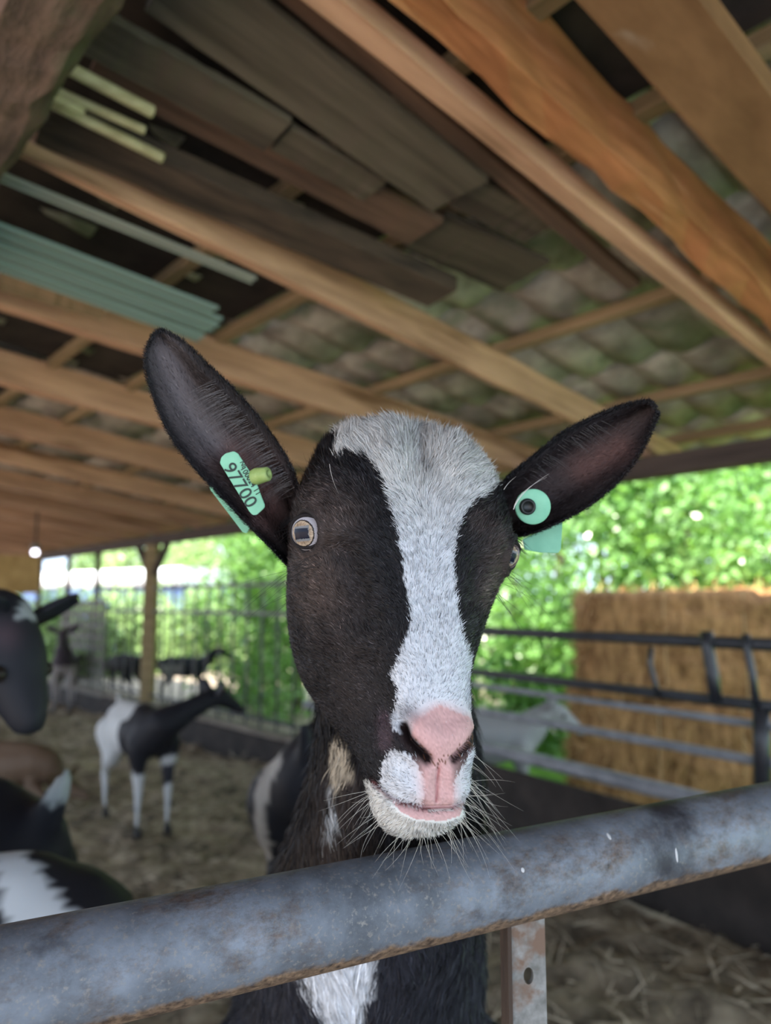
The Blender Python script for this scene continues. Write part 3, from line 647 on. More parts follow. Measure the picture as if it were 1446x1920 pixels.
# ---- head pose
YW, PTc, RLL = HP = (0.3178, -0.2274, -0.0233)
HX, HY, HD = 770.6, 1018.8, 0.5047
def rot_(a, b, g):
    ca, sa, cb, sb, cg, sg = math.cos(a), math.sin(a), math.cos(b), math.sin(b), math.cos(g), math.sin(g)
    return np.array([[cg, 0, sg], [0, 1, 0], [-sg, 0, cg]]) @ np.array([[1, 0, 0], [0, cb, -sb], [0, sb, cb]]) @ np.array([[ca, -sa, 0], [sa, ca, 0], [0, 0, 1]])
HM = rot_(*HP); HC = pt(HX, HY, HD)
def h2w(L): return (np.asarray(L, float) * np.array([1, -1, 1])) @ HM.T + HC
goat = empty('goat', (HC[0], 1.0, 0), label='black and white goat facing the camera over the rail, green tags in both ears', category='goat')
# level: z, then half outline (x, y) from the bridge of the face round to the throat
LV = [
 (.0925, [(0, -.020), (.010, -.020), (.018, -.022), (.020, -.027), (.018, -.032), (.010, -.034), (0, -.034)]),
 (.087, [(0, .000), (.020, -.001), (.036, -.008), (.041, -.024), (.034, -.040), (.018, -.046), (0, -.048)]),
 (.074, [(0, .015), (.026, .014), (.048, .004), (.056, -.020), (.048, -.048), (.024, -.062), (0, -.066)]),
 (.052, [(0, .028), (.029, .027), (.056, .015), (.066, -.012), (.062, -.050), (.034, -.078), (0, -.083)]),
 (.028, [(0, .035), (.030, .034), (.057, .024), (.072, -.002), (.071, -.05), (.042, -.092), (0, -.100)]),
 (0.0, [(0, .037), (.028, .036), (.053, .027), (.073, .001), (.073, -.05), (.048, -.100), (0, -.110)]),
 (-.028, [(0, .036), (.024, .034), (.044, .025), (.063, -.004), (.072, -.055), (.053, -.105), (0, -.115)]),
 (-.056, [(0, .034), (.020, .032), (.034, .022), (.051, -.006), (.066, -.057), (.053, -.103), (0, -.112)]),
 (-.084, [(0, .034), (.018, .031), (.029, .019), (.040, -.006), (.056, -.052), (.048, -.092), (0, -.100)]),
 (-.108, [(0, .035), (.019, .031), (.028, .019), (.032, -.002), (.041, -.039), (.038, -.073), (0, -.082)]),
 (-.130, [(0, .036), (.019, .032), (.029, .018), (.031, -.001), (.032, -.027), (.027, -.050), (0, -.057)]),
 (-.147, [(0, .029), (.018, .025), (.028, .013), (.031, -.003), (.029, -.022), (.020, -.034), (0, -.039)]),
 (-.161, [(0, .021), (.017, .018), (.026, .009), (.029, -.004), (.026, -.019), (.017, -.027), (0, -.030)]),
 (-.171, [(0, .016), (.015, .013), (.023, .005), (.025, -.005), (.022, -.016), (.014, -.022), (0, -.024)]),
 (-.179, [(0, .007), (.010, .005), (.016, 0.0), (.017, -.007), (.015, -.013), (.009, -.016), (0, -.017)]),
 (-.182, [(0, -.002), (.004, -.002), (.007, -.003), (.007, -.006), (.006, -.008), (.004, -.009), (0, -.009)]),
]
NT, NZ = 260, 230
ctrl = []
for z, hp in LV:
    pts_ = [(x, y, z) for x, y in hp] + [(-x, y, z) for x, y in hp[-2:0:-1]]; ctrl.append(pts_)
ctrl = np.array(ctrl)                                  # levels x 12 x 3
cc = np.stack([catmull(ctrl[:, j], NZ, False) for j in range(ctrl.shape[1])], 1)
rings = np.stack([catmull(cc[i], NT, True) for i in range(NZ)], 0)
hV = rings.reshape(-1, 3); hF = []
i_, j_ = np.meshgrid(np.arange(NZ - 1), np.arange(NT), indexing='ij'); a = i_ * NT + j_; b = i_ * NT + (j_ + 1) % NT
hF = np.stack([a, b, b + NT, a + NT], -1).reshape(-1, 4)
hL = hV.copy(); W_ = h2w(hV)
def grid_normals(W):
    G = W.reshape(NZ, NT, 3); du = np.gradient(G, axis=0); dv = (np.roll(G, -1, 1) - np.roll(G, 1, 1)) / 2
    Nn = np.cross(du, dv); Nn /= np.linalg.norm(Nn, axis=2)[:, :, None] + 1e-12; c0_ = G.mean(1, keepdims=True)
    s_ = np.sign(((G - c0_) * Nn).sum(2)[NZ // 2].mean()); return (Nn * s_).reshape(-1, 3)
hN = grid_normals(W_)
def facing(W, N_): t = CAM - W; t /= np.linalg.norm(t, axis=1)[:, None]; return (t * N_).sum(1)
X_, Y_, D_ = proj(W_); fc = facing(W_, hN); fr_ = np.clip(fc * 4 + .2, 0, 1)
# --- features
disp = np.zeros(len(W_))
def g_(d, s): return np.exp(-(d / s) ** 2)
noL = [(757, 1362), (765, 1385), (781, 1403), (802, 1424)]; noR = [(893, 1374), (880, 1398), (866, 1412), (852, 1424)]
dL = segdist(X_, Y_, noL); dR = segdist(X_, Y_, noR)
disp -= .0095 * g_(dL, 8.0) * fr_; disp -= .0070 * g_(dR, 6.5) * fr_
disp += .0022 * g_(segdist(X_, Y_, [(735, 1345), (738, 1375), (752, 1405), (778, 1425)]), 9) * fr_      # nostril wing
disp += .0016 * g_(segdist(X_, Y_, [(905, 1360), (900, 1390), (885, 1412)]), 8) * fr_
pad = [(770, 1380), (785, 1350), (824, 1322), (880, 1345), (890, 1380), (857, 1410), (830, 1428)]
disp += .0030 * g_(segdist(X_, Y_, [(795, 1368), (828, 1388), (866, 1368)]), 24) * fr_; disp += .0022 * g_(segdist(X_, Y_, [(800, 1448), (797, 1485)]), 13) * fr_ + .0022 * g_(segdist(X_, Y_, [(846, 1448), (848, 1485)]), 13) * fr_
disp -= .0022 * g_(segdist(X_, Y_, [(823, 1436), (820, 1470), (818, 1500)]), 3.5) * fr_
mouth = [(700, 1468), (722, 1489), (752, 1506), (794, 1516), (849, 1515), (872, 1506), (896, 1488), (907, 1465)]
dM = segdist(X_, Y_, mouth); disp -= .0035 * g_(dM, 5.0) * fr_
disp += .0020 * g_(segdist(X_, Y_, [(735, 1450), (770, 1480), (800, 1497), (850, 1495), (885, 1470)]), 13) * fr_
disp += .0026 * g_(segdist(X_, Y_, [(730, 1510), (775, 1530), (830, 1537), (870, 1525)]), 12) * fr_
disp -= .0065 * g_(segdist(X_, Y_, [(650, 1040), (668, 1090), (676, 1160)]), 30) * fr_; disp -= .0045 * g_(segdist(X_, Y_, [(900, 1060), (893, 1130)]), 16) * fr_; disp -= .004 * g_(segdist(X_, Y_, [(690, 1250), (715, 1330)]), 26) * fr_              # hollow before the eye
disp += .0035 * g_(segdist(X_, Y_, [(580, 945), (615, 962), (632, 1000)]), 25) * fr_                # brow
disp += .0045 * g_(segdist(X_, Y_, [(605, 1060), (598, 1120), (612, 1190)]), 24) * fr_              # cheek crest
disp += .0030 * g_(segdist(X_, Y_, [(925, 990), (930, 1020)]), 18) * fr_
disp -= .006 * g_(segdist(X_, Y_, [(788, 790), (792, 860)]), 16) * fr_
disp += .004 * g_(segdist(X_, Y_, [(735, 815), (740, 870)]), 30) * fr_ + .004 * g_(segdist(X_, Y_, [(845, 835), (860, 880)]), 30) * fr_
W_ = W_ + hN * disp[:, None]
# eyes: opening and lids
eyes = []
for (ex, ey, big) in ((579, 995, 1), (953, 1040, 0)):
    m_ = (fc > (.15 if big else .02)); k_ = np.argmin(np.where(m_, np.hypot(X_ - ex, Y_ - ey), 1e9)); S0 = W_[k_].copy(); n0 = hN[k_].copy()
    r3 = np.linalg.norm(W_ - S0, axis=1)
    ro = .0126 if big else .0100
    n0 = nrm(n0 + nrm(CAM - S0) * (.9 if big else .45)); W_ += n0 * (.0035 * g_(r3, .020))[:, None]; S0 = S0 + n0 * .0035
    W_ -= n0 * (np.clip(1 - (r3 / ro) ** 4, 0, 1) * .0085)[:, None]
    W_ += hN * (.0032 * g_(r3 - .0128, .0026))[:, None]
    eyes.append((S0, n0, r3, ro))
hN = grid_normals(W_); X_, Y_, D_ = proj(W_); fc = facing(W_, hN); frn = fc > -.05
# --- coat pattern
stripe = [(632, 700), (628, 862), (650, 848), (690, 856), (712, 885), (725, 905), (735, 950), (748, 1000), (755, 1050), (762, 1100), (772, 1150), (767, 1185), (754, 1218), (744, 1245), (731, 1270), (746, 1290), (742, 1320), (733, 1350), (740, 1372), (760, 1385), (800, 1400), (860, 1400), (895, 1385), (912, 1372), (915, 1330), (898, 1280), (886, 1240), (871, 1200), (860, 1150), (853, 1100), (849, 1050), (856, 1000), (869, 965), (886, 940), (912, 925), (945, 905), (960, 880), (940, 700)]
lipL = [(738, 1405), (718, 1430), (713, 1475), (740, 1500), (790, 1512), (800, 1470), (785, 1435), (768, 1415)]
lipR = [(893, 1395), (915, 1420), (915, 1490), (870, 1512), (845, 1512), (850, 1470), (872, 1430)]
lip = [(786, 1424), (866, 1424), (862, 1505), (790, 1505), (778, 1470)]
low = [(735, 1502), (755, 1510), (800, 1521), (849, 1519), (870, 1512), (862, 1530), (830, 1540), (780, 1536), (750, 1522)]
def head_color(X, Y, P, front, r1=None, r2=None):
    n = len(X); c_ = np.tile(BLK, (n, 1)); jx = X + rng.normal(0, 2.0, n); jy = Y + rng.normal(0, 3, n)
    # brownish hair round the eyes, cheeks and brow
    for (a0, a1, s_, w_) in (((590, 1000), (600, 1120), 50, .85), ((600, 940), (650, 960), 40, .6), ((640, 1200), (660, 1300), 60, .2), ((935, 1050), (925, 1120), 32, .8), ((900, 980), (930, 1000), 30, .4)):
        k = g_(segdist(X, Y, [a0, a1]), s_) * w_; c_ = c_ * (1 - k[:, None]) + BRN * k[:, None]
    lq = ((P - HC) @ HM) * np.array([1, -1, 1]); front = front & ~((lq[:, 0] > .029 + .05 * np.clip(lq[:, 2] + .03, 0, 1) * 8) & (lq[:, 1] < .012) & (lq[:, 2] > -.135)); st_ = inpoly(jx, jy, stripe) & front; c_[st_] = WHT
    kc = np.clip((1030 - Y) / 140, 0, 1)[:, None]; c_ = np.where(st_[:, None], WHT * (1 - kc) + np.array([.64, .63, .61]) * kc, c_)
    gr = g_(segdist(X, Y, [(765, 1335), (790, 1362)]), 17) * .75 + g_(segdist(X, Y, [(900, 1335), (895, 1368)]), 10) * .6
    gr = np.where(st_, np.clip(gr, 0, .85), 0)[:, None]; c_ = c_ * (1 - gr) + np.array([.09, .085, .095]) * gr
    w2 = (inpoly(jx, jy, lipL) | inpoly(jx, jy, lipR)) & front; c_[w2] = WHT * .95
    md = np.clip(np.interp(X, [640, 700, 752, 794, 849, 896, 930], [1462, 1470, 1508, 1519, 1517, 1490, 1460]), 0, 2000)
    ch = (Y > md) & (X > 684) & front & (P[:, 2] < HC[2] + 1); c_[ch] = np.array([.64, .63, .60])
    pk = np.clip(g_(segdist(X, Y, [(800, 1368), (826, 1350), (868, 1368), (830, 1405)]), 26) * 1.9, 0, 1) * (Y > 1312); pk = np.where(front, pk, 0)
    pk = np.maximum(pk, np.where(inpoly(X, Y, pad) & front, 1, 0)); pk = np.maximum(pk, np.where(front, np.clip(g_(segdist(X, Y, [(822, 1430), (822, 1465), (825, 1500)]), 30) * 1.7, 0, 1) * (Y > 1415) * (Y < 1516), 0))
    pk = np.maximum(pk, np.where(inpoly(X, Y, low) & front, 1, 0))
    c_ = c_ * (1 - pk[:, None]) + PNK * pk[:, None]
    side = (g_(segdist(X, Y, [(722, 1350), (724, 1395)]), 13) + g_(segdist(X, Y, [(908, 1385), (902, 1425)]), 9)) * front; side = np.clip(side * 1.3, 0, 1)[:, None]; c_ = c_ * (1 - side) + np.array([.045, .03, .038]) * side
    no = np.clip(g_(segdist(X, Y, noL), 8.5) * 1.8 + g_(segdist(X, Y, noR), 6.5) * 1.7, 0, 1) * front; c_ = c_ * (1 - no[:, None]) + np.array([.012, .006, .006]) * no[:, None]
    ml = np.clip(g_(segdist(X, Y, mouth), 4.0), 0, 1) * front * .7; c_ = c_ * (1 - ml[:, None]) + np.array([.16, .05, .05]) * ml[:, None]
    pl_ = g_(segdist(X, Y, [(823, 1440), (820, 1470), (818, 1503)]), 2.2) * front * .7; c_ = c_ * (1 - pl_[:, None]) + np.array([.30, .08, .08]) * pl_[:, None]
    sp = np.array([mnoise.noise(Vector((a_, b_, 0)) * .22) for a_, b_ in zip(X, Y)]); sp2 = np.array([mnoise.noise(Vector((a_, b_, 5)) * .9) for a_, b_ in zip(X, Y)])
    c_ = np.where((pk > .3)[:, None], c_ * (1 + .22 * sp + .15 * sp2)[:, None], c_)
    dirt = (pk > .3) & (segdist(X, Y, [(775, 1392), (800, 1418), (822, 1432), (850, 1418), (885, 1388)]) < 9) & (sp2 > .28); c_[dirt] = np.array([.13, .055, .03])
    return c_, pk, no
hc, hpk, hno = head_color(X_, Y_, W_, frn)
for S0, n0, r3, ro in eyes:
    k = np.clip(1 - np.abs(r3 - ro) / .003, 0, 1)[:, None]; hc = hc * (1 - k) + np.array([.008, .007, .008]) * k
hme = mesh_np('head', W_, hF, hc)
# ---- body of the main goat
def P3(x, y, d): return pt(x, y, d)
hb = h2w((0, -.055, -.01))
neck = [(h2w((0, -.045, .03)), .045), (h2w((0, -.085, -.02)), .052), (P3(742, 1330, .635), .068), (P3(742, 1480, .66), .082), (P3(728, 1600, .70), .098), (P3(705, 1700, .74), .112), (P3(690, 1850, .80), .128)]
wth = np.array([-.05, 1.02, .76]); 
trunk = [(P3(690, 1850, .80), .128), (wth, .145), (np.array([-.06, 1.25, .70]), .15), (np.array([-.07, 1.45, .69]), .14), (np.array([-.07, 1.60, .70]), .12)]
legs = []
for sg in (-1, 1):
    x0 = -.03 + sg * .105
    legs.append([(np.array([x0, .88, .74]), .07), (np.array([x0, .90, .52]), .04), (np.array([x0, .91, .40]), .03), (np.array([x0, .92, .10]), .018), (np.array([x0, .92, .03]), .025)])
    x0 = -.07 + sg * .10
    legs.append([(np.array([x0, 1.58, .66]), .09), (np.array([x0, 1.50, .48]), .055), (np.array([x0, 1.66, .32]), .028), (np.array([x0, 1.63, .08]), .018), (np.array([x0, 1.62, .03]), .024)])
tailc = [(np.array([-.07, 1.70, .78]), .03), (np.array([-.07, 1.76, .86]), .02)]
bme = blob_mesh('body', [neck, trunk, tailc] + legs, .011, 8)
bV = vco(bme); bN = vno(bme); bx, by, bd = proj(bV)
chest = [(556, 1770), (560, 1830), (585, 1870), (605, 1905), (622, 1990), (665, 1990), (682, 1880), (706, 1835), (712, 1770)]
spot1 = [(618, 1388), (640, 1392), (668, 1440), (655, 1462), (628, 1468), (622, 1440)]; spot2 = [(618, 1500), (634, 1510), (628, 1550), (602, 1580), (606, 1550)]
def body_color(x, y, P):
    n = len(x); c_ = np.tile(BLK, (n, 1)); f = (P[:, 1] < 1.0); jx = x + rng.normal(0, 5, n); jy = y + rng.normal(0, 14, n)
    k = g_(segdist(x, y, [(640, 1500), (620, 1620)]), 60) * .6 * f; c_ = c_ * (1 - k[:, None]) + BRN * .8 * k[:, None]
    kk = np.clip((y - 1690) / 80, 0, 1)[:, None] * f[:, None]; c_ = c_ * (1 - kk) + np.array([.020, .021, .029]) * kk  # blue skylight on the chest, painted into the coat colour
    c_[inpoly(jx, jy, chest) & f] = np.array([.60, .63, .68]); c_[inpoly(x, y + (jy - y) * .5, spot1) & f] = np.array([.40, .34, .26]); c_[inpoly(x, y + (jy - y) * .5, spot2) & f] = np.array([.34, .35, .36])
    return c_
set_cols(bme, body_color(bx, by, bV))
# join head + body into the goat's one skin
nb_, nh_ = len(bme.vertices), len(hme.vertices)
bF = []; lp = np.empty(len(bme.loops), np.int32); bme.loops.foreach_get('vertex_index', lp); ls = np.empty(len(bme.polygons), np.int32); bme.polygons.foreach_get('loop_start', ls); lt = np.empty(len(bme.polygons), np.int32); bme.polygons.foreach_get('loop_total', lt)
bq4 = lp.reshape(-1, 4) if (lt == 4).all() else None
cb_ = np.empty(nb_ * 4, np.float32); bme.color_attributes['Col'].data.foreach_get('color', cb_)
if bq4 is None: bq4 = np.array([list(lp[s:s + t]) + [lp[s + t - 1]] * (4 - t) for s, t in zip(ls, lt)])
allme = mesh_np('body', np.concatenate([bV, W_]), np.concatenate([bq4, hF + nb_]), np.concatenate([cb_.reshape(-1, 4)[:, :3], hc]))
bmf = bmesh.new(); bmf.from_mesh(allme); bmesh.ops.recalc_face_normals(bmf, faces=bmf.faces); bmf.to_mesh(allme); bmf.free()
put('body', allme, M['skin'], goat, smooth=True)
# ---- eyeballs
for idx_, (S0, n0, r3, ro) in enumerate(eyes):
    Vs, Fs = ico(6, 1.0); R_ = .0136 if idx_ == 0 else .0126; cen = S0 - n0 * (.0088 if idx_ == 0 else .0092)
    tx, ty = ((563, 1001), (957, 1043))[idx_]; dC = proj(cen)[2]
    gz = nrm(pt(tx, ty, dC - .0120) - cen); gz = nrm(gz)
    hx_ = h2w((1, 0, 0)) - h2w((0, 0, 0)); hx_ = hx_ * .75 + (h2w((0, 1, 0)) - h2w((0, 0, 0))) * (.5 if idx_ == 0 else -.5); hx_ = nrm(hx_ - gz * (hx_ @ gz)); ux_ = np.cross(gz, hx_)
    g = Vs @ gz; a = Vs @ hx_; b = Vs @ ux_; rad = np.hypot(a, b); rad[g < 0] = 2
    ang = np.arctan2(b, a); fib = .5 + .5 * np.sin(ang * 37 + 3 * np.sin(ang * 11)); 
    c_ = np.tile([.40, .39, .43], (len(Vs), 1))
    ir = rad < .60; base_ = np.array([.26, .19, .13]) * (0.6 + .7 * fib[:, None]); lim = np.clip((rad - .45) / .15, 0, 1)[:, None]
    base_ = base_ * (1 - lim) + np.array([.50, .40, .29]) * lim * (0.7 + .4 * fib[:, None]); c_[ir] = base_[ir]
    bandm = ir & (np.abs(a) < .42) & (np.abs(b) < .36); c_[bandm] = [.17, .175, .18]  # grey reflection above and below the pupil, painted into the iris
    pu = (np.abs(a) < .40 + .02 * np.sin(b * 20)) & (np.abs(b) < .25) & (g > 0); c_[pu] = [.003, .006, .018]
    rim = (rad > .585) & (rad < .64); c_[rim] = [.02, .015, .013]
    back = (rad > .95); c_[back & (g > 0)] = [.20, .09, .09]
    if idx_ == 1:
        sc2 = (rad > .64); c_[sc2] = [.16, .11, .11]
    put('eye', mesh_np('eye', Vs * R_ + cen, Fs, c_), M['eye'], goat, smooth=True)
    e1 = nrm(hx_ - n0 * (hx_ @ n0)); e2 = np.cross(n0, e1); cl_ = cen + n0 * .0078
    lid = [cl_ + (e1 * math.cos(t_) * .0124 + e2 * math.sin(t_) * .0104) * (1.0 if idx_ == 0 else .86) - n0 * .0014 * math.cos(2 * t_) for t_ in np.linspace(0, 2 * math.pi, 49)]
    V, Fs = tube_mesh('eyelid', lid, [.0011 + .0005 * max(0, -math.sin(t_ * 1.0) if e2[2] < 0 else math.sin(t_)) for t_ in np.linspace(0, 2 * math.pi, 49)], 10, cap=False)
    put('eyelid', mesh_np('eyelid', V, Fs, np.tile([.010, .008, .009], (len(V), 1))), M['skin'], goat, smooth=True)
    cc_ = cl_ + (e1 if idx_ == 0 else -e1) * (.0124 if idx_ == 0 else .0105) - n0 * .0014; Vs, Fs = ico(2, 1.0); put('eye_corner', mesh_np('eye_corner', Vs * [.0028, .0028, .0022] + cc_, Fs, np.tile([.12, .045, .05], (len(Vs), 1))), M['eye'], goat, smooth=True)
# ---- head fur
tr = tri_of(hme); dens = np.ones(len(W_)); dens[fc < -.2] = .25
wht = (hc.mean(1) > .3); dens[wht] *= 1.3
dens *= np.where(hpk > .93, .06, 1 - hpk * .75); dens[hno > .4] = 0
for S0, n0, r3, ro in eyes: dens *= np.clip((r3 - ro * 1.04) / .0025, 0, 1)
dens[inpoly(X_, Y_, low) & frn] = 0
nH = 150000
P, N_ = bary_sample(W_, hN, tr, dens, nH); x, y, d_ = proj(P); f_ = facing(P, N_)
cH, pkH, noH = head_color(x, y, P, f_ > -.05)
lx = ((P - HC) @ HM) * np.array([1, -1, 1])
up_ = h2w((0, 0, 1)) - h2w((0, 0, 0)); rt_ = h2w((1, 0, 0)) - h2w((0, 0, 0)); fw_ = h2w((0, 1, 0)) - h2w((0, 0, 0))
sgn = np.tanh(lx[:, 0] / .012)
zl = lx[:, 2]; 
wu = np.interp(zl, [-.19, -.165, -.15, -.05, 0, .05, .09], [-1.0, -.8, .6, 1.0, .8, .7, 1.0]); wo = np.interp(zl, [-.19, -.15, -.12, -.05, 0, .05, .09], [.4, .9, .55, .45, .7, .5, .25]); wb = np.interp(zl, [-.19, -.1, 0, .09], [-.1, -.4, -.5, .1])
flow = up_ * wu[:, None] + rt_ * (wo * sgn)[:, None] + fw_ * (wb * np.abs(sgn))[:, None]
# gentle waves so the coat lies in locks
wv = np.array([mnoise.noise_vector(Vector(p * 55))[:] for p in P]); flow = flow + wv * .8
Lh = np.interp(zl, [-.19, -.165, -.13, -.06, 0, .04, .07, .09], [.0055, .0036, .0028, .0045, .005, .007, .011, .013]) * rng.uniform(.6, 1.25, nH)
fz = (pkH > .25) & (rng.random(nH) < .75 - .5 * pkH); cH[fz] = WHT; white = cH.mean(1) > .3; Lh *= np.where(white & (zl > .0), 1.15, 1); Lh = np.where(pkH > .3, .0018, Lh)
er = np.min([np.linalg.norm(P - e_[0], axis=1) for e_ in eyes], 0); Lh = np.minimum(Lh, np.interp(er, [.010, .018, .03], [.0016, .0035, .02]))
lk = np.array([mnoise.noise(Vector(p * 150)) + .7 * mnoise.noise(Vector(p * 60)) for p in P]); vr = (rng.lognormal(0, .38, nH) * np.exp(1.0 * lk))[:, None]; cH = cH * np.where(white[:, None], np.clip(vr ** .35, .7, 1.12), vr * 1.25)
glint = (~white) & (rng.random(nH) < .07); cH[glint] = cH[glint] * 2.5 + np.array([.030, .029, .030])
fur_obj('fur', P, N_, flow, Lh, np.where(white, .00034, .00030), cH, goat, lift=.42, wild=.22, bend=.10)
# ---- neck and chest fur
trb = tri_of(bme); db = ((bd > .3) & (bd < 1.15) & (bx > 300) & (bx < 1100) & (by > 1150) & (by < 2100) & (facing(bV, bN) > -.25)).astype(float) + 1e-6
nB = 60000; P, N_ = bary_sample(bV, bN, trb, db, nB); x, y, d_ = proj(P); cB = body_color(x, y, P) * rng.lognormal(0, .3, nB)[:, None] * 1.15
fl = np.tile([0, -.15, -1.0], (nB, 1)) + np.array([mnoise.noise_vector(Vector(p * 22))[:] for p in P]) * .7
fur_obj('neck_fur', P, N_, fl, rng.uniform(.010, .024, nB), .0006, cB, goat, lift=.25, wild=.16)
# ---- ears
def ear(R, L, dep, cup, tipx, ridge, colf, nm, flowpix, back_extra):
    R = catmull(R, 46, False); L = catmull(L, 46, False); nt_, nu = 46, 33; V = np.zeros((2, nt_, nu, 3)); tt = np.linspace(0, 1, nt_)
    for i in range(nt_):
        for j in range(nu):
            u = j / (nu - 1); w = 2 * u - 1; x_ = R[i] * (1 - u) + L[i] * u
            dd = np.interp(tt[i], *dep) + np.interp(tt[i], *cup) * (1 - w * w) ** .8 - ridge(tt[i], u)
            thk = (.0012 + .0028 * (1 - w ** 6)) * (1 if i < nt_ - 3 else .5)
            V[0, i, j] = pt(x_[0], x_[1], dd); V[1, i, j] = pt(x_[0], x_[1], dd + thk)
    # funnel at the base and closed tip
    A = V.reshape(-1, 3); k = nt_ * nu; Fs = []
    for i in range(nt_ - 1):
        for j in range(nu - 1):
            a = i * nu + j; Fs.append([a, a + 1, a + nu + 1, a + nu]); Fs.append([k + a, k + a + nu, k + a + nu + 1, k + a + 1])
        a = i * nu; Fs.append([a, a + nu, k + a + nu, k + a]); a += nu - 1; Fs.append([a, k + a, k + a + nu, a + nu])
    for j in range(nu - 1): Fs.append([j, k + j, k + j + 1, j + 1]); a = (nt_ - 1) * nu + j; Fs.append([a, a + 1, k + a + 1, k + a])
    x_, y_, _ = proj(A); U = np.tile(np.linspace(0, 1, nu), 2 * nt_); Tt = np.tile(np.repeat(tt, nu), 2); fr2 = np.arange(2 * k) < k
    c_ = colf(x_, y_, U, Tt, fr2); me = mesh_np(nm, A, Fs, c_); put(nm, me, M['skin'], goat, smooth=True)
    V0 = V[0]; du = np.gradient(V0, axis=0); dv = np.gradient(V0, axis=1); Nn = np.cross(du, dv); Nn /= np.linalg.norm(Nn, axis=2)[:, :, None]; tc_ = CAM - V0; Nn *= np.sign((Nn * tc_).sum(2))[:, :, None]
    ii, jj = np.meshgrid(np.arange(nt_ - 1), np.arange(nu - 1), indexing='ij'); a = (ii * nu + jj).ravel(); T = np.concatenate([np.stack([a, a + 1, a + nu + 1], 1), np.stack([a, a + nu + 1, a + nu], 1)])
    VV = V0.reshape(-1, 3); NN = Nn.reshape(-1, 3); n = 20000; P, N_ = bary_sample(VV, NN, T, np.ones(len(VV)), n)
    # parameters for sampled points by nearest pixel
    x_, y_, _ = proj(P); gx_, gy_, _ = proj(VV)
    s_ = rng.choice(len(VV), 1)
    near_ = np.array([np.argmin((gx_[::3] - a_) ** 2 + (gy_[::3] - b_) ** 2) * 3 for a_, b_ in zip(x_, y_)]); U2 = U[near_]; T2 = Tt[near_]
    cE = colf(x_, y_, U2, T2, np.ones(n, bool)) * rng.lognormal(0, .35, n)[:, None] * 1.3
    ax_ = nrm(pt(*((R[-1] + L[-1]) / 2), dep[1][-1]) - pt(*((R[2] + L[2]) / 2), dep[1][0])); sd = nrm(pt(*L[20], .5) - pt(*R[20], .5))
    fl = ax_ + sd * ((U2 - .5) * 1.6)[:, None] + np.array([mnoise.noise_vector(Vector(p * 60))[:] for p in P]) * .5
    fur_obj('ear_fur', P, N_, fl, rng.uniform(.003, .0065, n), .00026, cE, goat, lift=.22, wild=.2)
    # rim hair
    m2_ = 5000; ti = rng.uniform(0.05, 1, m2_); e_ = rng.integers(0, 2, m2_); fi = ti * (nt_ - 1.001); ii = fi.astype(int); ff = (fi - ii)[:, None]; P = np.where(e_[:, None] == 0, V0[ii, 0] * (1 - ff) + V0[ii + 1, 0] * ff, V0[ii, -1] * (1 - ff) + V0[ii + 1, -1] * ff) + rng.normal(size=(m2_, 3)) * .0008
    outd = np.where(e_[:, None] == 0, -sd, sd) * .7 + ax_; N_ = np.tile(nrm(CAM - P.mean(0)), (m2_, 1)); fur_obj('rim_fur', P, N_, outd, rng.uniform(.0008, .0020, m2_), .00022, np.tile(BLK * 1.3, (m2_, 1)), goat, lift=.1, wild=.25)
    return V0
def earcol(center, pinkline, greyline):
    def f(x, y, U, T, front):
        n = len(x); w = 2 * U - 1; k = np.clip(1.15 - np.abs(w) * 1.15, 0, 1)[:, None]; c_ = BLK * (1 - k) + np.array(center) * k
        if pinkline: g = (g_(segdist(x, y, pinkline[0]), pinkline[1]))[:, None]; c_ = c_ * (1 - g) + np.array([.080, .042, .038]) * g
        if greyline: g = (g_(segdist(x, y, greyline[0]), greyline[1]) * .8)[:, None]; c_ = c_ * (1 - g) + np.array([.12, .105, .11]) * g
        c_[~front] = BLK; return c_
    return f
RL_ = [(572, 950), (549, 880), (517, 826), (475, 770), (430, 722), (390, 685), (352, 648), (325, 630), (308, 622), (300, 621)]
LL_ = [(560, 1085), (500, 1020), (447, 965), (386, 900), (335, 840), (301, 780), (279, 715), (273, 668), (284, 636), (296, 621)]
def ridgeL(t, u):
    return .010 * math.exp(-((u - .13) / .07) ** 2) * (1 - t) ** .7 - .008 * math.exp(-((u - .30) / .09) ** 2) * (1 - t) + .008 * math.exp(-((u - .80) / .10) ** 2) * max(0, .9 - t) 
VL = ear(RL_, LL_, ([0, .12, 1], [.530, .505, .500]), ([0, .3, .7, 1], [.030, .026, .012, .0]), None, ridgeL, earcol((.046, .034, .032), ([(430, 850), (480, 880), (505, 960)], 34), ([(310, 660), (345, 760), (400, 830)], 30)), 'ear', None, 0)
RR_ = [(915, 930), (958, 888), (1005, 851), (1052, 813), (1100, 787), (1145, 768), (1185, 756), (1210, 753), (1222, 756), (1229, 766)]
LR_ = [(955, 1010), (1000, 1000), (1056, 976), (1105, 948), (1150, 912), (1188, 868), (1212, 828), (1225, 797), (1231, 782), (1232, 770)]
def ridgeR(t, u):
    return .006 * math.exp(-((u - .12) / .06) ** 2) * (1 - t) ** .7 - .004 * math.exp(-((u - .28) / .08) ** 2) * (1 - t) + .005 * math.exp(-((u - .85) / .08) ** 2) * (1 - t)
VR = ear(RR_, LR_, ([0, .12, 1], [.565, .545, .520]), ([0, .3, .7, 1], [.030, .028, .014, .0]), None, ridgeR, earcol((.036, .025, .025), ([(1090, 880), (1160, 840)], 26), None), 'ear', None, 0)
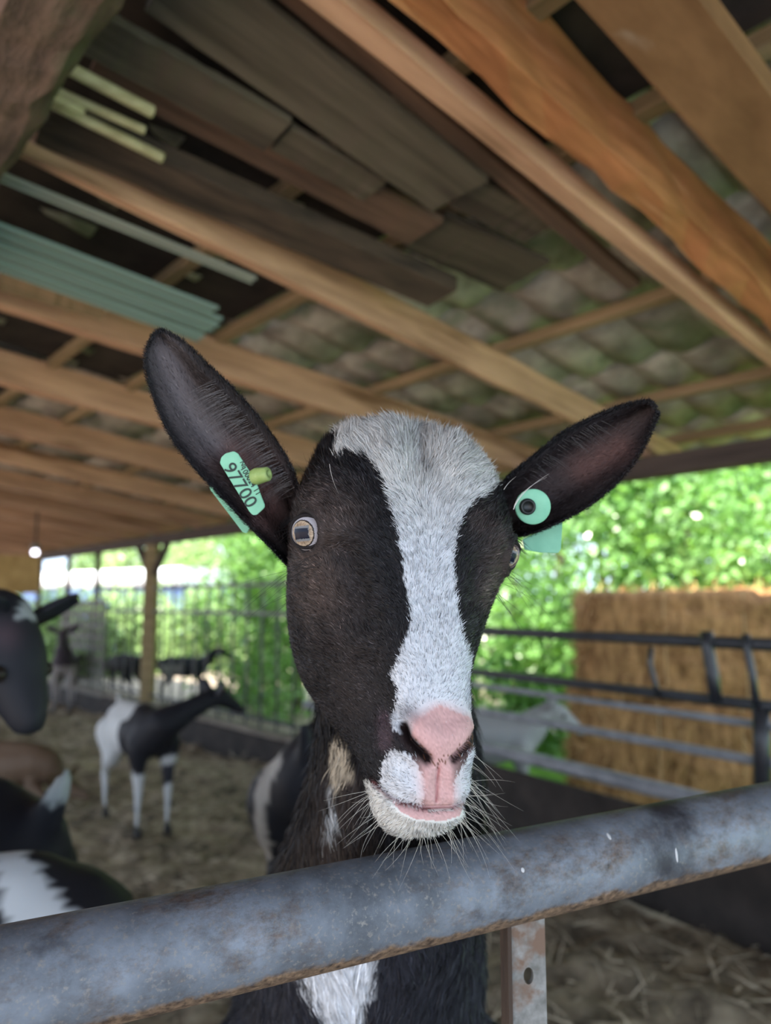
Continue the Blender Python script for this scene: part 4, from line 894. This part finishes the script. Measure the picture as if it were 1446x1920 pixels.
def strand(P0, D0, L, bendv, r, seg=6):
    D0 = nrm(D0); t = np.linspace(0, 1, seg + 1)[:, None]; P = P0 + D0 * L * t + np.asarray(bendv) * L * t ** 2; R = r * (1 - t[:, 0] * .85)
    V, Fs = tube_mesh('s', P, R, 3, cap=False); return V, np.array(Fs)
def strands(name, items, col, parent=None):
    Vs, Fs, k = [], [], 0
    for it in items:
        V, F_ = strand(*it); Vs.append(V); Fs.append(F_ + k); k += len(V)
    V = np.concatenate(Vs); return put(name, mesh_np(name, V, np.concatenate(Fs), np.tile(col, (len(V), 1))), M['fur'], parent or goat, smooth=True, kind='stuff')
# nearest front surface point of the head to a pixel
def hpix(x, y):
    k = np.argmin(np.where(fc > .0, np.hypot(X_ - x, Y_ - y), 1e9)); return W_[k], hN[k]
it = []
def pdir(dx, dy, dz=0.0): return np.array([dx, 0, -dy]) + np.array([0, -1, 0]) * dz
for x, y, s_, n in ((705, 1490, -1, 12), (730, 1525, -1, 9), (765, 1550, -.5, 8), (800, 1565, 0, 8), (840, 1560, .3, 9), (870, 1540, .6, 12), (890, 1510, 1, 16), (903, 1470, 1, 14), (905, 1430, 1, 5)):
    for _ in range(n):
        xx, yy = x + rng.normal(0, 9), y + rng.normal(0, 9); p, nn2 = hpix(xx, yy)
        dx = s_ * rng.uniform(.5, 1.3) + rng.normal(0, .25); dy = .9 - abs(s_) * .35 + rng.normal(0, .25)
        it.append((p, pdir(dx, dy, .25) , rng.uniform(.010, .032), (rng.normal(0, .15), 0, rng.normal(-.1, .2)), .00011))
strands('whiskers', it, [.75, .72, .64])
it = []
for x, y, dx, dy, n, L in ((590, 1050, -1, .55, 9, .045), (560, 1120, -1, .3, 5, .03), (950, 1085, 1, .6, 8, .03), (945, 1110, 1, 1.0, 7, .032), (545, 990, -1, .6, 5, .014), (640, 880, -.5, -1, 6, .022), (590, 900, -.4, -1, 5, .02), (720, 1390, -1, .1, 3, .03)):
    for _ in range(n):
        p, nn2 = hpix(x + rng.normal(0, 10), y + rng.normal(0, 10)); it.append((p, pdir(dx + rng.normal(0, .2), dy + rng.normal(0, .25), .15), L * rng.uniform(.6, 1.3), (0, 0, -.15), .00015))
strands('long_hairs', it, [.02, .018, .018])
it = []
for (cx_, cy_, sx, sy, n, dx) in ((556, 972, 26, 6, 60, -1), (968, 1020, 5, 12, 34, 1)):
    for _ in range(n):
        p, nn2 = hpix(cx_ + rng.uniform(-1, 1) * sx, cy_ + rng.uniform(-1, 1) * sy); it.append((p + nn2 * .001, pdir(dx + rng.normal(0, .2), .55 + rng.normal(0, .2), .3), rng.uniform(.006, .011), (0, 0, -.25), .00016))
strands('eyelashes', it, [.008, .008, .009])
it = []
for _ in range(260):
    t_ = rng.uniform(.08, .50); f_i = t_ * 45; i_ = int(f_i); j_i = rng.uniform(2.5, 8); jj_ = int(j_i); p = VL[i_, jj_] * (1 - f_i + i_) + VL[i_ + 1, jj_] * (f_i - i_) + (VL[i_, jj_ + 1] - VL[i_, jj_]) * (j_i - jj_) ; it.append((p, pdir(-1, .45 + rng.normal(0, .15), .25), rng.uniform(.012, .026), (0, 0, -.2), .00010))
for _ in range(60):
    t_ = rng.uniform(.15, .50); f_i = t_ * 45; i_ = int(f_i); j_i = rng.uniform(2.5, 7); jj_ = int(j_i); p = VR[i_, jj_] * (1 - f_i + i_) + VR[i_ + 1, jj_] * (f_i - i_) + (VR[i_, jj_ + 1] - VR[i_, jj_]) * (j_i - jj_); it.append((p, pdir(.9, .6 + rng.normal(0, .15), .25), rng.uniform(.008, .018), (0, 0, -.1), .00013))
strands('inner_ear_hairs', it, [.16, .15, .15])
# a few pale stray hairs by the right tag
it = [(pt(963, 955, .505), pdir(.5, -1.4, 0), .026, (.62, 0, 0.0), .00032, 8), (pt(964, 950, .505), pdir(.45, -1.3, 0), .024, (.62, 0, -.1), .00025, 8), (pt(945, 918, .51), pdir(.55, -1, 0), .011, (.3, 0, -.05), .0003, 8), (pt(618, 870, .47), pdir(.1, .9, 0), .019, (.2, 0, 0), .0002, 8)]
strands('stray_hairs', it, [.62, .58, .56])
# ---- ear tags
def plate(name, pix, dpt, th, mat, parent, tilt=None, bev=.0008):
    Q = [pt(x, y, dpt if tilt is None else dpt + (x - pix[0][0]) * tilt[0] + (y - pix[0][1]) * tilt[1]) for x, y in pix]; n0 = nrm(np.cross(Q[1] - Q[0], Q[2] - Q[0])); n0 = n0 if n0 @ (CAM - Q[0]) > 0 else -n0
    bm = bmesh.new(); f = bm.faces.new([bm.verts.new(q) for q in Q]); 
    r = bmesh.ops.extrude_face_region(bm, geom=[f]); vs = [e for e in r['geom'] if isinstance(e, bmesh.types.BMVert)]; bmesh.ops.translate(bm, verts=vs, vec=Vector(-n0 * th)); bmesh.ops.recalc_face_normals(bm, faces=bm.faces)
    bmesh.ops.bevel(bm, geom=bm.edges[:], offset=bev * .5, segments=2, affect='EDGES')
    me = bpy.data.meshes.new(name); bm.to_mesh(me); bm.free(); return put(name, me, mat, parent), n0
TD = .503
tag1, tn = plate('ear_tag', [(415, 857), (423, 850), (438, 846), (446, 850), (480, 902), (490, 930), (497, 948), (495, 953), (482, 965), (474, 966), (468, 960), (412, 868)], TD, .0014, M['tag'], goat)
tag1['label'] = 'pale green numbered tag on the front of the ear'
def text_on(body, cx_, cy_, size, rot, parent, d, nm='printing', off=.0004, sx=1.0):
    cu = bpy.data.curves.new(nm, 'FONT'); cu.body = body; cu.size = size; cu.align_x = 'CENTER'; cu.align_y = 'CENTER'; cu.extrude = .00008; cu.offset = .00005
    o = bpy.data.objects.new('tmp_t', cu); COL.objects.link(o); dg = bpy.context.evaluated_depsgraph_get(); me = bpy.data.meshes.new_from_object(o.evaluated_get(dg)); bpy.data.objects.remove(o)
    me.materials.clear(); c0_ = pt(cx_, cy_, d) ; zx = tn; X0 = nrm(pt(cx_ + math.cos(rot) * 10, cy_ + math.sin(rot) * 10, d) - c0_); X0 = nrm(X0 - zx * (X0 @ zx)); Y0 = np.cross(zx, X0)
    return put(nm, me, M['ink'], parent, frame(c0_ + zx * off, X0 * sx, Y0, zx))
ra = math.atan2(104, 62)
text_on('97700', 450, 910, .0125, ra, tag1, TD, sx=1.05)
text_on('100024 11', 470, 902, .0052, ra, tag1, TD, sx=.98)
text_on('NL', 456, 872, .0042, ra + .15, tag1, TD)
# stud
def lathe_px(name, cx_, cy_, d, prof, axis, mat, parent, n=28):
    c0_ = pt(cx_, cy_, d); axis = nrm(axis); a_ = nrm(np.cross(axis, [0, 0, 1.0])); b_2 = np.cross(axis, a_); V = []; 
    for (h_, r_) in prof:
        for t_ in np.linspace(0, 2 * math.pi, n, endpoint=False): V.append(c0_ + axis * h_ + (a_ * math.cos(t_) + b_2 * math.sin(t_)) * r_)
    Fs = [[i * n + j, i * n + (j + 1) % n, (i + 1) * n + (j + 1) % n, (i + 1) * n + j] for i in range(len(prof) - 1) for j in range(n)]; Fs.append(list(range(n))); Fs.append([(len(prof) - 1) * n + j for j in range(n)])
    me = mesh_np(name, V, Fs); return put(name, me, mat, parent, smooth=True)
toc1 = nrm(CAM - pt(480, 890, .5))
lathe_px('stud', 482, 893, TD - .001, [(-.003, .0050), (.0, .0058), (.006, .0050), (.0085, .0048), (.0095, .0040), (.0096, .0022), (.006, .0016)], nrm(toc1 * .45 + np.array([.9, 0, .20])), M['stud'], tag1)
back1, _ = plate('ear_tag', [(392, 908), (397, 905), (404, 909), (470, 960), (471, 985), (463, 1000), (455, 998), (394, 918)], .525, .0014, M['tag'], goat)
back1['label'] = 'pale green back plate of the tag below the ear'
back2, _ = plate('ear_tag', [(980, 1012), (1055, 975), (1054, 1000), (1052, 1030), (1047, 1037), (1015, 1036), (984, 1031)], .565, .0014, M['tag'], goat)
back2['label'] = 'pale green back plate behind the lower edge of the ear'
ax2 = nrm(CAM - pt(998, 950, .54)); ax2 = nrm(ax2 + np.array([.22, 0, -.05]))
disc = lathe_px('ear_tag', 999, 950, .524, [(0, .0125), (.0012, .0125), (.0018, .0118), (.0020, .0062), (.0020, .0001)], ax2, M['tag'], goat, 48); disc['label'] = 'round green button tag with a black centre'
lathe_px('button_centre', 989, 950, .5215, [(0, .0058), (.0012, .0058), (.0030, .0050), (.0030, .0038), (.0012, .0034), (.0012, .0001)], ax2, M['blackplastic'], disc, 36)

# ---------------------------------------------------------------- the other goats
def other_goat(lab, base, head_dir, scale=1.0, neck=None, colf=None, ears=True, lying=False, tail=True, group=None, voxel=.018, head_turn=None, legsw=(0, 0, 0, 0), el=.17):
    """base: point on the ground under the middle of the trunk, head_dir: horizontal heading"""
    f = nrm([head_dir[0], head_dir[1], 0]); l = np.array([-f[1], f[0], 0]); dz = -.30 if lying else 0
    def q(x, y, z): return np.asarray(base, float) + (f * x + l * y + np.array([0, 0, 1.0]) * (z + dz)) * scale
    S = scale
    nk = neck or [(.34, 0, .70), (.46, 0, .84), (.53, 0, .95)]
    hd = head_turn or [(.08, 0, -.02), (.17, 0, -.10), (.24, 0, -.17)]
    h0 = np.array(nk[-1]); hp_ = [h0 + np.array(v) for v in hd]
    ch = [[(q(-.34, 0, .60), .115 * S), (q(-.18, 0, .56), .15 * S), (q(.04, 0, .55), .16 * S), (q(.22, 0, .58), .135 * S), (q(*nk[0]), .105 * S), (q(*nk[1]), .072 * S), (q(*nk[2]), .062 * S), (q(*hp_[0]), .062 * S), (q(*hp_[1]), .044 * S), (q(*hp_[2]), .032 * S)],
          [(q(.22, 0, .60), .12 * S), (q(.10, 0, .64), .10 * S), (q(-.30, 0, .65), .085 * S)]] + ([[(q(-.42, 0, .66), .03 * S), (q(-.46, 0, .74), .018 * S)]] if tail else [])
    if lying:
        for sg in (-1, 1):
            ch.append([(q(.24, sg * .10, .44), .05 * S), (q(.42, sg * .12, .34), .03 * S), (q(.26, sg * .13, .325), .022 * S)]); ch.append([(q(-.26, sg * .14, .48), .09 * S), (q(-.08, sg * .20, .36), .04 * S), (q(-.26, sg * .22, .33), .022 * S)])
    else:
        for k, sg in enumerate((-1, 1)):
            w1, w2 = legsw[k], legsw[2 + k]
            ch.append([(q(.22, sg * .09, .52), .075 * S), (q(.23 + w1 * .4, sg * .09, .36), .042 * S), (q(.24 + w1 * .6, sg * .09, .28), .03 * S), (q(.24 + w1, sg * .09, .06), .018 * S), (q(.25 + w1, sg * .09, .03), .024 * S)])
            ch.append([(q(-.30, sg * .09, .54), .10 * S), (q(-.22 + w2 * .3, sg * .10, .40), .062 * S), (q(-.36 + w2 * .6, sg * .10, .27), .028 * S), (q(-.32 + w2, sg * .10, .06), .018 * S), (q(-.31 + w2, sg * .10, .03), .024 * S)])
    me = blob_mesh('body', ch, voxel * S, 4); V = vco(me); R_ = (V - np.asarray(base)) @ np.stack([f, l, [0, 0, 1]], 1) / S; R_[:, 2] -= dz
    x, y, d = proj(V); wob = np.array([mnoise.noise(Vector(p * 6)) for p in R_]); set_cols(me, colf(R_, x, y, wob))
    g = empty('goat', base, label=lab, category='goat')
    if group: g['group'] = group
    put('body', me, M['coat'], g, smooth=True)
    # ears
    hq = [q(*p) for p in hp_]; h0w = q(*h0); hdv = nrm(hq[1] - h0w); side = nrm(np.cross(hdv, [0, 0, 1.0])); upv_ = np.cross(side, hdv)
    if ears:
        for sg in (-1, 1):
            B_ = h0w + side * sg * .045 * S + upv_ * .035 * S; T_ = B_ + (side * sg * .9 + upv_ * .35 - hdv * .2) * el * S; n = 12; V = []; ax_ = nrm(T_ - B_); wv_ = nrm(np.cross(ax_, hdv)) 
            for t in np.linspace(0, 1, n):
                w = .042 * S * math.sin(math.pi * min(1, (t * .86 + .14))) ** .7 + .003; c_ = B_ + (T_ - B_) * t
                for u in (-1, -.5, 0, .5, 1): V.append(c_ + wv_ * w * u + hdv * (.012 * S * (u * u)))
                for u in (1, .5, 0, -.5, -1): V.append(c_ + wv_ * w * u * .96 + hdv * (.012 * S * (u * u)) - hdv * .006 * S)
            Fs = [[i * 10 + j, i * 10 + (j + 1) % 10, (i + 1) * 10 + (j + 1) % 10, (i + 1) * 10 + j] for i in range(n - 1) for j in range(10)] + [list(range(10)), [(n - 1) * 10 + j for j in range(10)]]
            m_ = mesh_np('ear', V, Fs, np.tile(colf(np.array([[.5, 0, 1.0]]), np.array([0.]), np.array([0.]), np.array([0.]))[0] * 1.2, (len(V), 1))); put('ear', m_, M['coat'], g, smooth=True)
        for sg in (-1, 1):
            c_ = h0w + hdv * .09 * S + side * sg * .048 * S + upv_ * .016 * S; Vs, Fs = ico(3, .013 * S); put('eye', mesh_np('eye', Vs + c_, Fs, np.tile([.02, .015, .012], (len(Vs), 1))), M['eye'], g, smooth=True)
    if not lying:
        for k, sg in enumerate((-1, 1)):
            for X0, yy in ((.255 + legsw[k], sg * .09), (-.305 + legsw[2 + k], sg * .10)):
                c_ = q(X0, yy, .0); V, Fs = tube_mesh('hoof', [c_ + [0, 0, -.004], c_ + [0, 0, .045 * S]], [.028 * S, .021 * S], 10); put('hoof', mesh_np('hoof', V, Fs), M['hoof'], g, smooth=True)
    return g
def colr(c): 
    c = np.array(c, float); return lambda R, x, y, w: np.tile(c, (len(R), 1))
Kb = np.array([.012, .013, .018])
def c1(R, x, y, w):       # white goat with a black fore body and neck
    c_ = np.tile([.52, .54, .55], (len(R), 1)); m_ = (R[:, 0] + w * .12 > .02) & (R[:, 2] > .40 + w * .1); c_[m_] = Kb; c_[(R[:, 0] > .28) & (R[:, 2] > .5)] = Kb
    sp = (R[:, 2] < .40) & (R[:, 0] > 0) & (w > .28); c_[sp] = Kb * 2; c_[R[:, 2] < .07] = [.05, .05, .05]; return c_
P = gnd(258, 1548); other_goat('young white goat with black neck and shoulders walking in the pen, left of the centre', P, (.42, -.55), .92, neck=[(.30, .02, .64), (.34, .17, .72), (.36, .29, .78)], head_turn=[(.01, .07, .0), (.00, .15, -.05), (-.0, .21, -.09)], colf=c1)
def c2(R, x, y, w):
    c_ = np.tile(Kb * 1.2, (len(R), 1)); k = g_(np.hypot(x - 12, y - 1190), 28)[:, None] * .7; c_ = c_ * (1 - k) + np.array([.07, .045, .055]) * k; c_[(x > 22) & (x < 75) & (y < 1160) & (y > 1090) & (x + y * .7 > 835)] = [.32, .34, .36]; return c_
P = pt(-760, 1130, 1.20); P[2] = 0
def rel(base, f, S, W): f = nrm([f[0], f[1], 0]); l = np.array([-f[1], f[0], 0]); d_ = (np.asarray(W) - np.asarray(base)) / S; return np.array([float(d_ @ f), float(d_ @ l), float(d_[2])])
fd = (1.0, .05); Sg = 1.05; h0_ = rel(P, fd, Sg, pt(-8, 1172, 1.25)); hh = [rel(P, fd, Sg, pt(*a)) - h0_ for a in ((12, 1225, 1.24), (36, 1292, 1.22), (52, 1345, 1.20))]
other_goat('large dark goat head at the left edge with a pale patch on top', P, fd, Sg, neck=[(.32, 0, .74), tuple(rel(P, fd, Sg, pt(-150, 1270, 1.25))), tuple(h0_)], head_turn=hh, colf=c2, voxel=.012, el=.09)
def c3(R, x, y, w):
    c_ = np.tile(Kb * 1.1, (len(R), 1)); c_[(R[:, 0] < -.44) & (R[:, 2] > .70)] = [.30, .33, .33]; return c_
P = pt(-272, 1130, 1.62); P[2] = 0
other_goat('black goat at the left edge with its pale-tipped tail towards the middle of the pen', P, (-.95, .30), 1.25, colf=c3, voxel=.016)
def c4(R, x, y, w):
    c_ = np.tile(Kb * 1.1, (len(R), 1)); m_ = inpoly(x + w * 6, y + w * 6, [(-40, 1540), (20, 1560), (60, 1610), (125, 1700), (240, 1880), (260, 1990), (60, 1990), (10, 1720), (-10, 1640)]); c_[m_] = [.55, .60, .64]; c_[(R[:, 2] < .45)] = [.5, .5, .5]; return c_
P = pt(-450, 1130, 1.06); P[2] = 0
other_goat('black goat with a wide white patch at the lower left, behind the rail', P, (-.93, -.30), 1.20, colf=c4, voxel=.014, tail=False)
P = gnd(20, 1500); other_goat('brown goat lying on the straw at the left edge', P, (.93, -.2), .85, neck=[(.30, 0, .58), (.36, 0, .50), (.42, 0, .44)], head_turn=[(.07, 0, -.03), (.15, 0, -.06), (.22, 0, -.08)], colf=colr((.13, .085, .055)), lying=True)
def c6(R, x, y, w):
    c_ = np.tile(Kb, (len(R), 1)); m_ = segdist(x, y, [(520, 1425), (492, 1470), (488, 1530), (498, 1600)]) < 11; c_[m_] = [.38, .36, .33]; return c_
P = pt(668, 1130, 2.6); P[2] = 0
other_goat('black goat with a thin pale leg stripe, half hidden behind the goat neck', P, (.20, .95), 1.25, colf=c6)
P = gnd(345, 1318); other_goat('dark goat grazing right of the braced wooden post', P, (.95, .15), .78, neck=[(.34, 0, .66), (.44, 0, .78), (.50, 0, .84)], colf=lambda R, x, y, w: np.where((R[:, 0] < -.05)[:, None] & (R[:, 2] < .62)[:, None], np.array([.16, .15, .14]), Kb))
P = gnd(232, 1312); other_goat('black goat left of the braced wooden post', P, (-.7, .6), .80, neck=[(.34, 0, .60), (.44, 0, .58), (.50, 0, .55)], colf=colr(Kb))
P = gnd(118, 1330); other_goat('small brownish goat far back at the left, by the slatted panel', P, (.3, -.9), .95, colf=lambda R, x, y, w: np.where((R[:, 2] > .55)[:, None], np.array([.05, .04, .05]), np.array([.28, .25, .24])))
P = pt(905, 1130, 4.3); P[2] = 0
other_goat('pale grey goat with lowered head behind the large goat muzzle', P, (1, -.12), .88, neck=[(.30, 0, .64), (.36, 0, .70), (.41, 0, .74)], head_turn=[(.05, 0, -.01), (.13, 0, -.07), (.20, 0, -.13)], colf=colr((.30, .30, .30)))
